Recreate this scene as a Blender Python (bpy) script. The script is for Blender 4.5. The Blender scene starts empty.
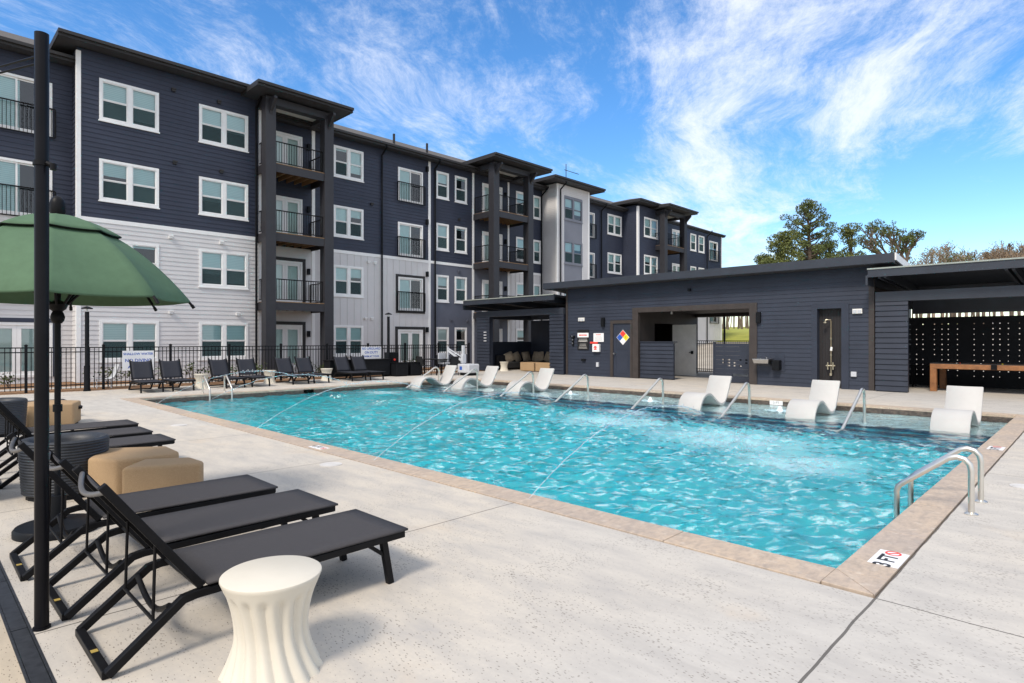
import bpy, bmesh, math, random
import numpy as np
from mathutils import Vector, Matrix
R = math.radians
random.seed(7); rng = np.random.default_rng(7)
C = bpy.context.scene.collection
sc = bpy.context.scene

# ------------------------------------------------------------------ camera
cd = bpy.data.cameras.new('camera'); cam = bpy.data.objects.new('camera', cd); C.objects.link(cam)
cam.location = (0, 0, 1.6); cam.rotation_euler = (R(90), 0, R(44.52))
cd.sensor_width = 36; cd.lens = 604/1024*36; cd.shift_y = -1.5/1024
cd.clip_start = .05; cd.clip_end = 2000
sc.camera = cam
# ------------------------------------------------------------------ world
SUN = Vector((.22, -.85, 0)).normalized(); EL = R(48)
w = bpy.data.worlds.new('World'); sc.world = w; w.use_nodes = True
def world():
    t = w.node_tree; n = t.nodes; L = t.links
    for x in list(n): n.remove(x)
    def N(k, **kw):
        o = n.new(k)
        for a, b in kw.items(): setattr(o, a, b)
        return o
    def V(node, i, v):
        node.inputs[i].default_value = v; return node
    def M(op, a, b=None, c=None, clamp=False):
        o = N('ShaderNodeMath', operation=op); o.use_clamp = clamp
        for i, x in enumerate((a, b, c)):
            if x is None: continue
            if isinstance(x, (int, float)): o.inputs[i].default_value = x
            else: L.new(x, o.inputs[i])
        return o.outputs[0]
    out = N('ShaderNodeOutputWorld'); bg = N('ShaderNodeBackground'); bg.inputs[1].default_value = .1
    sky = N('ShaderNodeTexSky', sky_type='NISHITA'); sky.sun_disc = False
    sky.sun_elevation = EL; sky.sun_rotation = math.atan2(SUN.x, SUN.y)
    sky.air_density = 1.0; sky.dust_density = .3; sky.ozone_density = 2.2
    hs = N('ShaderNodeHueSaturation'); hs.inputs['Saturation'].default_value = 1.34; hs.inputs['Value'].default_value = 1.56
    hs.inputs['Hue'].default_value = .503
    L.new(sky.outputs[0], hs.inputs['Color'])
    tc = N('ShaderNodeTexCoord')
    nrm = N('ShaderNodeVectorMath', operation='NORMALIZE'); L.new(tc.outputs['Generated'], nrm.inputs[0])
    sep = N('ShaderNodeSeparateXYZ'); L.new(nrm.outputs[0], sep.inputs[0])
    z = M('ADD', M('MAXIMUM', sep.outputs[2], 0.0), .10)
    px = M('DIVIDE', sep.outputs[0], z); py = M('DIVIDE', sep.outputs[1], z)
    cb = N('ShaderNodeCombineXYZ'); L.new(px, cb.inputs[0]); L.new(py, cb.inputs[1])
    rot = N('ShaderNodeVectorRotate', rotation_type='Z_AXIS'); L.new(cb.outputs[0], rot.inputs[0])
    rot.inputs['Angle'].default_value = -math.atan2(.93, -.42)      # streak direction onto local X
    # warp
    wn = N('ShaderNodeTexNoise'); wn.inputs['Scale'].default_value = .75; wn.inputs['Detail'].default_value = 3
    L.new(rot.outputs[0], wn.inputs['Vector'])
    wsub = N('ShaderNodeVectorMath', operation='SUBTRACT'); L.new(wn.outputs['Color'], wsub.inputs[0]); wsub.inputs[1].default_value = (.5, .5, .5)
    wsc = N('ShaderNodeVectorMath', operation='SCALE'); L.new(wsub.outputs[0], wsc.inputs[0]); wsc.inputs['Scale'].default_value = .75
    wad = N('ShaderNodeVectorMath', operation='ADD'); L.new(rot.outputs[0], wad.inputs[0]); L.new(wsc.outputs[0], wad.inputs[1])
    def noise(scale, sv, detail, rough, off=(0, 0, 0)):
        m = N('ShaderNodeMapping'); m.inputs['Scale'].default_value = sv; m.inputs['Location'].default_value = off
        L.new(wad.outputs[0], m.inputs['Vector'])
        a = N('ShaderNodeTexNoise'); a.inputs['Scale'].default_value = scale*1.25; a.inputs['Detail'].default_value = detail; a.inputs['Roughness'].default_value = rough
        L.new(m.outputs[0], a.inputs['Vector']); return a.outputs['Fac']
    big = noise(.55, (.6, 1, 1), 4, .55, (3.1, 1.7, 0))
    streak = noise(1.5, (.28, 1.25, 1), 8, .62, (1.3, .4, 0))
    fine = noise(4.2, (.45, 1.2, 1), 12, .78, (.3, 2.4, 0))
    puff = noise(2.4, (.8, 1.1, 1), 12, .72, (5.3, 8.4, 0))
    s = M('ADD', M('ADD', M('MULTIPLY', streak, .34), M('MULTIPLY', fine, .36)), M('MULTIPLY', puff, .30))
    s = M('ADD', s, M('MULTIPLY', M('SUBTRACT', big, .5), .26))
    def blob(px_, py_, c0, c1, amt):
        d = Vector((-.7011, .7130, 0)) + (px_-512)/604*Vector((.7130, .7011, 0)) + Vector((0, 0, (340-py_)/604))
        d.normalize()
        dt = N('ShaderNodeVectorMath', operation='DOT_PRODUCT'); L.new(nrm.outputs[0], dt.inputs[0]); dt.inputs[1].default_value = d
        mr = N('ShaderNodeMapRange', interpolation_type='SMOOTHSTEP'); L.new(dt.outputs['Value'], mr.inputs[0])
        mr.inputs[1].default_value = math.cos(R(c1)); mr.inputs[2].default_value = math.cos(R(c0)); mr.inputs[3].default_value = 0; mr.inputs[4].default_value = amt
        return mr.outputs[0]
    for b in ((840, 30, 3, 18, .06), (690, 215, 2, 11, .075), (520, 40, 3, 18, .02), (300, 30, 2, 16, .02), (870, 150, 1, 7, .04), (600, 150, 2, 8, -.05), (950, 225, 1, 10, -.10), (780, 160, 1, 7, -.06), (900, 215, 1, 8, -.06)):
        s = M('ADD', s, blob(*b))
    # extra unseen cloud added overhead and behind the viewer to whiten and soften light
    up = N('ShaderNodeMapRange', interpolation_type='SMOOTHSTEP'); L.new(sep.outputs[2], up.inputs[0]); up.inputs[1].default_value = .55; up.inputs[2].default_value = .85; up.inputs[3].default_value = 0; up.inputs[4].default_value = .30
    dt = N('ShaderNodeVectorMath', operation='DOT_PRODUCT'); L.new(nrm.outputs[0], dt.inputs[0]); dt.inputs[1].default_value = (.70, -.71, 0)
    bk = N('ShaderNodeMapRange', interpolation_type='SMOOTHSTEP'); L.new(dt.outputs['Value'], bk.inputs[0]); bk.inputs[1].default_value = -.25; bk.inputs[2].default_value = .4; bk.inputs[3].default_value = 0; bk.inputs[4].default_value = .30
    s = M('ADD', s, M('MAXIMUM', up.outputs[0], bk.outputs[0]))
    mr = N('ShaderNodeMapRange', interpolation_type='SMOOTHSTEP'); L.new(s, mr.inputs[0])
    mr.inputs[1].default_value = .455; mr.inputs[2].default_value = .69; mr.inputs[3].default_value = .02; mr.inputs[4].default_value = .84
    mix = N('ShaderNodeMix', data_type='RGBA'); L.new(mr.outputs[0], mix.inputs[0]); L.new(hs.outputs[0], mix.inputs[6])
    mix.inputs[7].default_value = (7.7, 8.0, 8.7, 1)
    L.new(mix.outputs[2], bg.inputs[0]); L.new(bg.outputs[0], out.inputs[0])
world()
sd = bpy.data.lights.new('sun', 'SUN'); sd.energy = 2.35; sd.angle = R(13); sd.color = (1, .90, .78)
so = bpy.data.objects.new('sun', sd); C.objects.link(so)
sv = Vector((SUN.x*math.cos(EL), SUN.y*math.cos(EL), math.sin(EL)))
so.rotation_euler = sv.to_track_quat('Z', 'Y').to_euler()
vs = sc.view_settings; sc.display_settings.display_device = 'sRGB'
vs.view_transform = 'Standard'; vs.look = 'None'; vs.exposure = .52; vs.gamma = 1; vs.use_curve_mapping = False
sc.cycles.max_bounces = 8; sc.cycles.transparent_max_bounces = 16; sc.cycles.use_denoising = True

# ------------------------------------------------------------------ materials
MT = {}
class NT:
    def __init__(s, name):
        s.m = bpy.data.materials.new(name); s.m.use_nodes = True; s.t = s.m.node_tree; s.n = s.t.nodes; s.L = s.t.links
        s.p = s.n['Principled BSDF']; MT[name] = s.m
    def N(s, k, **kw):
        o = s.n.new(k)
        for a, b in kw.items(): setattr(o, a, b)
        return o
    def put(s, v, sock):
        if isinstance(v, (int, float, tuple)):
            if isinstance(v, tuple) and len(v) == 3 and sock.type == 'RGBA': v = v+(1,)
            sock.default_value = v
        else: s.L.new(v, sock)
    def math(s, op, a, b=0, clamp=False):
        o = s.N('ShaderNodeMath', operation=op); o.use_clamp = clamp; s.put(a, o.inputs[0]); s.put(b, o.inputs[1]); return o.outputs[0]
    def pos(s, scale=(1, 1, 1), world=True):
        if world: v = s.N('ShaderNodeNewGeometry').outputs['Position']
        else: v = s.N('ShaderNodeTexCoord').outputs['Object']
        m = s.N('ShaderNodeMapping'); m.inputs['Scale'].default_value = scale; s.L.new(v, m.inputs[0]); return m.outputs[0]
    def noise(s, vec, scale, detail=4, rough=.5):
        o = s.N('ShaderNodeTexNoise'); s.L.new(vec, o.inputs['Vector']); o.inputs['Scale'].default_value = scale
        o.inputs['Detail'].default_value = detail; o.inputs['Roughness'].default_value = rough; return o.outputs['Fac']
    def ramp(s, f, a, b, c0=0., c1=1.):
        o = s.N('ShaderNodeMapRange'); s.put(f, o.inputs[0])
        for i, x in enumerate((a, b, c0, c1)): o.inputs[i+1].default_value = x
        return o.outputs[0]
    def mix(s, f, a, b, mode='MIX'):
        o = s.N('ShaderNodeMix', data_type='RGBA', blend_type=mode); s.put(f, o.inputs[0]); s.put(a, o.inputs[6]); s.put(b, o.inputs[7]); return o.outputs[2]
    def bump(s, h, strength, dist=.01):
        o = s.N('ShaderNodeBump'); s.put(h, o.inputs['Height']); o.inputs['Strength'].default_value = strength; o.inputs['Distance'].default_value = dist
        s.L.new(o.outputs[0], s.p.inputs['Normal']); return o.outputs[0]
    def col(s, v): s.put(v, s.p.inputs['Base Color'])
    def set(s, **k):
        for a, b in k.items(): s.put(b, s.p.inputs[a.replace('_', ' ')])
        return s

def basic(name, c, rough=.5, metal=0., var=.12, scale=6., bump=0., spec=.5, bscale=60.):
    s = NT(name); v = s.pos(world=False) ; f = s.noise(v, scale, 5, .6)
    lo = tuple(x*(1-var) for x in c); hi = tuple(min(1, x*(1+var)) for x in c)
    s.col(s.mix(s.ramp(f, .3, .7), lo, hi)); s.set(Roughness=rough, Metallic=metal); s.p.inputs['Specular IOR Level'].default_value = spec
    if bump: s.bump(s.noise(v, bscale, 3), bump, .004)
    return s.m
basic('black_metal', (.007, .007, .008), .45, 0, .3, 9, .05, .14)
basic('black_gloss', (.007, .007, .009), .32, 0, .25, 5, .03, .14)
basic('black_powder', (.008, .009, .011), .5, 0, .25, 9, .05, .14)
basic('dark_trim', (.020, .019, .020), .6, 0, .15, 5, .1)
basic('column_paint', (.020, .020, .025), .55, 0, .12, 3, .06)
basic('brown_trim', (.040, .032, .029), .6, 0, .2, 4, .1)
basic('white_trim', (.78, .78, .77), .5, 0, .04, 4)
basic('roof_metal', (.028, .034, .047), .45, 0, .15, 2, .05)
basic('soffit_light', (.55, .53, .5), .6)
basic('soffit_dark', (.045, .046, .052), .6)
basic('joist_wood', (.22, .13, .06), .7, 0, .3, 12)
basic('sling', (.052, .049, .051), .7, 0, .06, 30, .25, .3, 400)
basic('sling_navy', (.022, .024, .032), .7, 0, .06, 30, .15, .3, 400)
basic('grey_plastic', (.10, .10, .105), .35, 0, .08)
basic('table_resin', (.62, .575, .48), .5, 0, .03, 5, .03)
basic('chaise_resin', (.46, .45, .43), .55, 0, .03, 5, .02)
basic('wicker', (.022, .026, .033), .5, 0, .3, 12, .2)
basic('chrome', (.72, .69, .63), .36, 1, .06, 8)
basic('brass', (.62, .55, .40), .3, 1, .1, 8)
basic('umb_green', (.085, .150, .088), .8, 0, .06, 14, .12, .2, 300)
basic('sofa_dark', (.02, .02, .022), .8)
basic('pillow_tan', (.30, .24, .17), .9, 0, .25, 9, .2)
basic('orange_wood', (.27, .115, .042), .45, 0, .3, 7)
basic('cloth_black', (.012, .013, .015), .8)
basic('lift_grey', (.50, .52, .55), .5, 0, .08)
basic('sign_white', (.80, .80, .80), .4, 0, .03)
basic('lid_grey', (.58, .56, .53), .6, 0, .1)
basic('sign_black', (.012, .012, .014), .4)
basic('sign_blue', (.02, .09, .42), .5, 0, .02)
basic('sign_red', (.75, .05, .03), .5, 0, .02)
basic('label_tan', (.42, .30, .07), .6)
basic('sign_yellow', (.85, .65, .02), .5, 0, .02)
basic('text_black', (.015, .015, .015), .6)
basic('text_grey', (.35, .34, .32), .6)
basic('grey_door', (.70, .69, .66), .5, 0, .08, 3)
basic('lamp_white', (.75, .74, .70), .4, 0, .03)
basic('white_far', (.72, .71, .69), .6, 0, .05)
basic('bark', (.10, .075, .055), .9, 0, .4, 6, .4)
basic('twig', (.15, .115, .085), .9, 0, .3, 2)
basic('twig_pale', (.26, .20, .15), .9, 0, .3, 2)
basic('interior_dark', (.012, .013, .016), .9)
basic('drain_steel', (.07, .075, .085), .4, .6, .3, 20)
basic('brushed_steel', (.55, .55, .55), .3, 1, .08, 12)
basic('water_jet', (.85, .92, .95), .1)
def leafmat(name, a, b, c):
    s = NT(name); v = s.pos(); f1 = s.noise(v, 1.1, 3); f2 = s.noise(v, 7, 3)
    base = s.mix(s.ramp(f1, .35, .65), a, b); s.col(s.mix(s.ramp(f2, .5, .75), base, c)); s.set(Roughness=.7)
    s.p.inputs['Specular IOR Level'].default_value = .25
leafmat('pine_needles', (.06, .085, .026), (.11, .135, .04), (.18, .19, .065))
leafmat('broad_leaves', (.075, .10, .03), (.14, .16, .045), (.22, .22, .08))
leafmat('ivy_leaves', (.05, .075, .022), (.10, .125, .03), (.16, .16, .05))
leafmat('rust_leaves', (.16, .10, .055), (.24, .17, .10), (.32, .24, .15))
leafmat('shrub_leaves', (.03, .055, .018), (.06, .085, .025), (.13, .12, .035))

def siding(name, c, rough=.55, var=.1):
    s = NT(name); v = s.pos((1, 1, 1)); f = s.noise(v, 1.3, 4)
    g = s.noise(s.pos((2, 2, 26)), 3.0, 4, .65)
    cc = s.mix(s.ramp(f, .3, .7), tuple(x*(1-var) for x in c), tuple(x*(1+var) for x in c))
    cc = s.mix(s.ramp(g, .4, .7, 0, .35), cc, tuple(x*.82 for x in c)); s.col(cc); s.set(Roughness=rough)
    s.p.inputs['Specular IOR Level'].default_value = .35
    s.bump(g, .12, .004)
siding('navy_siding', (.030, .037, .061)); siding('white_siding', (.60, .59, .59), .6, .04)
siding('slate_siding', (.105, .115, .15)); siding('pool_navy', (.029, .036, .055), .5, .14); siding('grey_panel', (.19, .20, .235), .55, .06)
siding('slat_navy', (.026, .032, .048), .5, .2); siding('dark_plank', (.038, .030, .028), .6, .3); siding('char_plank', (.020, .018, .019), .6, .3)
# shingles
s = NT('shingle'); v = s.pos(); br = s.noise(s.pos((1, 6, 6)), 3, 4, .7); s.col(s.mix(s.ramp(br, .3, .7), (.05, .045, .04), (.13, .115, .10))); s.set(Roughness=.9)
s = NT('corrugated'); s.col((.30, .33, .30)); s.set(Roughness=.5)
# deck concrete
def concrete(name, base, dark, warm, joints=True):
    s = NT(name); v = s.pos()
    big = s.noise(v, .45, 5, .6); mid = s.noise(s.pos((1, 2.6, 1)), 1.6, 6, .65); fin = s.noise(v, 38, 3, .6); rust = s.noise(v, 1.05, 5, .55)
    zone = s.noise(v, .16, 2, .5)
    c = s.mix(s.ramp(big, .3, .7), tuple(x*.92 for x in base), base); c = s.mix(s.ramp(zone, .42, .58, 0, .8), c, tuple(x*y for x, y in zip(base, (1.05, .99, .90))))
    c = s.mix(s.ramp(mid, .40, .72, 0, .85), c, dark)
    c = s.mix(s.ramp(rust, .62, .80, 0, .5), c, warm)
    c = s.mix(s.ramp(fin, .35, .65, 0, .2), c, dark)
    wet = s.noise(v, .75, 4, .6); c = s.mix(s.ramp(wet, .60, .66, 0, .16), c, tuple(x*.62 for x in base))      # faint dried splash marks
    # pits: elongated voids in the broomed surface
    vo = s.N('ShaderNodeTexVoronoi'); s.L.new(s.pos((30, 74, 1)), vo.inputs['Vector']); vo.inputs['Scale'].default_value = 1.0; vo.inputs['Randomness'].default_value = 1.0
    pit = s.math('LESS_THAN', vo.outputs['Distance'], s.ramp(s.noise(v, 2.3, 4, .6), .36, .70, .10, .30))
    c = s.mix(s.math('MULTIPLY', pit, .66), c, (.13, .11, .09))
    h = s.math('SUBTRACT', s.math('MULTIPLY', fin, .35), s.math('MULTIPLY', pit, .8))
    if joints:
        sep = s.N('ShaderNodeSeparateXYZ'); s.L.new(s.N('ShaderNodeNewGeometry').outputs['Position'], sep.inputs[0])
        wob = s.ramp(s.noise(v, 3.0, 2), 0, 1, -.012, .012)
        X = s.math('ADD', sep.outputs[0], wob); Y = s.math('ADD', sep.outputs[1], wob)
        line = None
        def add(l):
            nonlocal line
            line = l if line is None else s.math('MAXIMUM', line, l)
        def at(co, val, wd, other=None, lo=None, hi=None):
            l = s.math('LESS_THAN', s.math('ABSOLUTE', s.math('SUBTRACT', co, val)), wd)
            if lo is not None: l = s.math('MULTIPLY', l, s.math('GREATER_THAN', other, lo))
            if hi is not None: l = s.math('MULTIPLY', l, s.math('LESS_THAN', other, hi))
            add(l)
        at(Y, 4.245, .006, X, -1.02); at(X, -1.02, .008, Y, None, 17.0)
        at(X, -4.15, .006, Y, None, 4.24); at(X, -7.3, .006, Y, None, 4.24); at(X, -10.4, .006, Y, None, 4.24); at(X, -13.5, .006, Y, None, 4.24); at(X, -16.6, .006, Y, None, 4.24)
        at(Y, 9.2, .006, X, -1.02); at(Y, 14.2, .006, X, -1.02); at(Y, 19.2, .006)
        for xx in (-4.6, -8.2, -11.8, -15.4): at(X, xx, .006, Y, 16.85)
        for yy in (7.2, 10.4, 13.5): at(Y, yy, .006, X, None, -19.1)
        c = s.mix(s.math('MULTIPLY', line, .8), c, (.05, .045, .04))
        h = s.math('SUBTRACT', h, line)
    s.col(c); s.set(Roughness=.85); s.p.inputs['Specular IOR Level'].default_value = .3; s.bump(h, .5, .004)
concrete('deck', (.535, .508, .462), (.39, .37, .345), (.55, .42, .28))
concrete('tan_concrete', (.52, .46, .37), (.38, .33, .26), (.5, .36, .2), False)
concrete('path_concrete', (.5, .48, .45), (.36, .34, .32), (.45, .38, .28), False)
# travertine coping
s = NT('coping'); v = s.pos(); a = s.noise(v, 2.6, 5, .6); b = s.noise(s.pos((5, 2.2, 3)), 3, 8, .72); d = s.noise(s.pos((1.3, 1.3, 1)), .62, 2)
c = s.mix(s.ramp(a, .3, .7), (.41, .34, .28), (.50, .40, .31)); c = s.mix(s.ramp(d, .42, .60, 0, .75), c, (.54, .42, .30))
c = s.mix(s.ramp(b, .42, .66, 0, .62), c, (.28, .235, .20)); c = s.mix(s.ramp(s.noise(v, 26, 4, .7), .52, .7, 0, .35), c, (.22, .18, .15)); c = s.mix(s.ramp(s.noise(v, 11, 5, .7), .55, .7, 0, .5), c, (.62, .55, .46))
s.col(c); s.set(Roughness=.6); s.bump(s.noise(v, 40, 4), .3, .003)
# pool plaster / shelf / tile
s = NT('pool_plaster'); v = s.pos(); s.col(s.mix(s.ramp(s.noise(v, .8, 5), .3, .7), (.004, .57, .64), (.012, .67, .715))); s.set(Roughness=.7)
s = NT('shelf_plaster'); v = s.pos(); s.col(s.mix(s.ramp(s.noise(v, 2.5, 5), .3, .7), (.62, .78, .79), (.74, .86, .86))); s.set(Roughness=.7)
s = NT('step_plaster'); v = s.pos(); s.col(s.mix(s.ramp(s.noise(v, 1.5, 5), .3, .7), (.03, .42, .56), (.05, .53, .66))); s.set(Roughness=.7)
s = NT('step_tile'); v = s.pos((1, 1, 1)); s.col(s.mix(s.ramp(s.noise(v, 9, 2), .4, .6), (.004, .05, .11), (.01, .09, .17))); s.set(Roughness=.3)
s = NT('water_tile'); br = s.N('ShaderNodeTexBrick'); s.L.new(s.pos((1, 1, 1)), br.inputs['Vector'])
f = s.noise(s.pos((9, 9, 12)), 1.6, 3, .7); s.col(s.mix(s.ramp(f, .35, .65), (.035, .028, .024), (.13, .10, .08))); s.set(Roughness=.3)
# water
s = NT('water'); v = s.pos(); at_ = s.N('ShaderNodeAttribute'); at_.attribute_name = 'foam'
n1 = s.noise(s.pos((1.0, 1.2, 1)), 9.0, 4, .6)
bp = s.N('ShaderNodeBump'); bp.inputs['Strength'].default_value = .45; bp.inputs['Distance'].default_value = .03; s.L.new(n1, bp.inputs['Height'])
fr = s.N('ShaderNodeFresnel'); fr.inputs['IOR'].default_value = 1.5; s.L.new(bp.outputs[0], fr.inputs['Normal'])
tr = s.N('ShaderNodeBsdfRefraction'); tr.inputs[0].default_value = (.90, .98, 1, 1); tr.inputs['IOR'].default_value = 1.33; tr.inputs['Roughness'].default_value = 0.0; s.L.new(bp.outputs[0], tr.inputs['Normal'])
gl = s.N('ShaderNodeBsdfGlossy'); gl.inputs['Roughness'].default_value = .03; gl.inputs[0].default_value = (1, 1, 1, 1); s.L.new(bp.outputs[0], gl.inputs['Normal'])
m1 = s.N('ShaderNodeMixShader'); s.L.new(fr.outputs[0], m1.inputs[0]); s.L.new(tr.outputs[0], m1.inputs[1]); s.L.new(gl.outputs[0], m1.inputs[2])
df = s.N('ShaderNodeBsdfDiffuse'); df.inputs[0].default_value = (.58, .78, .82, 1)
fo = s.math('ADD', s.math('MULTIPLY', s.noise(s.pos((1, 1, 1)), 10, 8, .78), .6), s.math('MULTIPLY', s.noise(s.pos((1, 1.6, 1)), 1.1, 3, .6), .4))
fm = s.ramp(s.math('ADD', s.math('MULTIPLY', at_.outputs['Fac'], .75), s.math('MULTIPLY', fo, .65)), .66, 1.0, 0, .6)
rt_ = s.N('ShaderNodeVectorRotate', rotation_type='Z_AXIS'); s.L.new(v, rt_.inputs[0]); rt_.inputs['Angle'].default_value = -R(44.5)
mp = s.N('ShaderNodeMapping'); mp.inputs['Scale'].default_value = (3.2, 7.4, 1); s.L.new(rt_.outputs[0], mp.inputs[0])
fl = s.ramp(s.noise(mp.outputs[0], 2.0, 5, .6), .52, .66, 0, .48)      # pale flecks painted in place of white sky reflections on the ripples
at2 = s.N('ShaderNodeAttribute'); at2.attribute_name = 'sky_glints'; fl = s.math('MULTIPLY', fl, at2.outputs['Fac'])
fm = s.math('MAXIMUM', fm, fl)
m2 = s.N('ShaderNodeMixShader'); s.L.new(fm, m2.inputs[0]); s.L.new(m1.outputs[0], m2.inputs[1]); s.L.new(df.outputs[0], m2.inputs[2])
s.L.new(m2.outputs[0], s.n['Material Output'].inputs[0])
# window glass
s = NT('glass'); fr = s.N('ShaderNodeFresnel'); fr.inputs['IOR'].default_value = 1.6
tr = s.N('ShaderNodeBsdfTransparent'); tr.inputs[0].default_value = (.80, .95, .96, 1); gl = s.N('ShaderNodeBsdfGlossy'); gl.inputs['Roughness'].default_value = .02
m1 = s.N('ShaderNodeMixShader'); s.L.new(s.math('ADD', fr.outputs[0], .05), m1.inputs[0]); s.L.new(tr.outputs[0], m1.inputs[1]); s.L.new(gl.outputs[0], m1.inputs[2]); s.L.new(m1.outputs[0], s.n['Material Output'].inputs[0])
s = NT('blind'); sep = s.N('ShaderNodeSeparateXYZ'); s.L.new(s.N('ShaderNodeNewGeometry').outputs['Position'], sep.inputs[0])
f = s.math('SINE', s.math('MULTIPLY', sep.outputs[2], 2*math.pi/.07)); s.col(s.mix(s.ramp(f, -1, 1), (.62, .74, .74), (.82, .88, .87))); s.set(Roughness=.7)
s = NT('insect_screen'); tr = s.N('ShaderNodeBsdfTransparent'); df = s.N('ShaderNodeBsdfDiffuse'); df.inputs[0].default_value = (.045, .075, .08, 1)
m1 = s.N('ShaderNodeMixShader'); m1.inputs[0].default_value = .74; s.L.new(tr.outputs[0], m1.inputs[1]); s.L.new(df.outputs[0], m1.inputs[2]); s.L.new(m1.outputs[0], s.n['Material Output'].inputs[0])
# jets
s = NT('jet'); tr = s.N('ShaderNodeBsdfTransparent'); df = s.N('ShaderNodeBsdfGlossy'); df.inputs[0].default_value = (.95, .98, 1, 1); df.inputs['Roughness'].default_value = .35
m1 = s.N('ShaderNodeMixShader'); s.L.new(s.ramp(s.noise(s.pos((9, 9, 9)), 3, 4, .7), .35, .65, .15, .6), m1.inputs[0]); s.L.new(tr.outputs[0], m1.inputs[1]); s.L.new(df.outputs[0], m1.inputs[2]); s.L.new(m1.outputs[0], s.n['Material Output'].inputs[0])
# ground covers
s = NT('mulch'); v = s.pos(); f = s.noise(s.pos((1, 1, 1)), 9, 6, .75); s.col(s.mix(s.ramp(f, .3, .7), (.12, .06, .03), (.34, .19, .09))); s.set(Roughness=.95); s.bump(f, .8, .03)
s = NT('grass'); v = s.pos(); f = s.noise(v, .6, 5, .7); g = s.noise(v, 12, 3); c = s.mix(s.ramp(f, .3, .7), (.26, .28, .03), (.42, .40, .06)); s.col(s.mix(s.ramp(g, .4, .7, 0, .4), c, (.10, .15, .03))); s.set(Roughness=.95)
s = NT('bare_earth'); v = s.pos(); f = s.noise(v, .5, 6, .7); s.col(s.mix(s.ramp(f, .3, .7), (.32, .28, .23), (.44, .40, .34))); s.set(Roughness=.95)
s = NT('earth'); v = s.pos(); f = s.noise(v, .3, 6, .7); s.col(s.mix(s.ramp(f, .3, .7), (.24, .17, .10), (.36, .27, .17))); s.set(Roughness=.95)
# burlap ottoman
s = NT('burlap'); v = s.pos(world=False); f = s.noise(s.pos((1, 1, 1), False), 190, 2); g = s.noise(v, 3, 3); s.col(s.mix(s.ramp(f, .35, .65), s.mix(s.ramp(g, .3, .7), (.30, .19, .10), (.35, .235, .125)), (.42, .29, .165))); s.set(Roughness=.95); s.bump(f, .3, .003)

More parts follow.
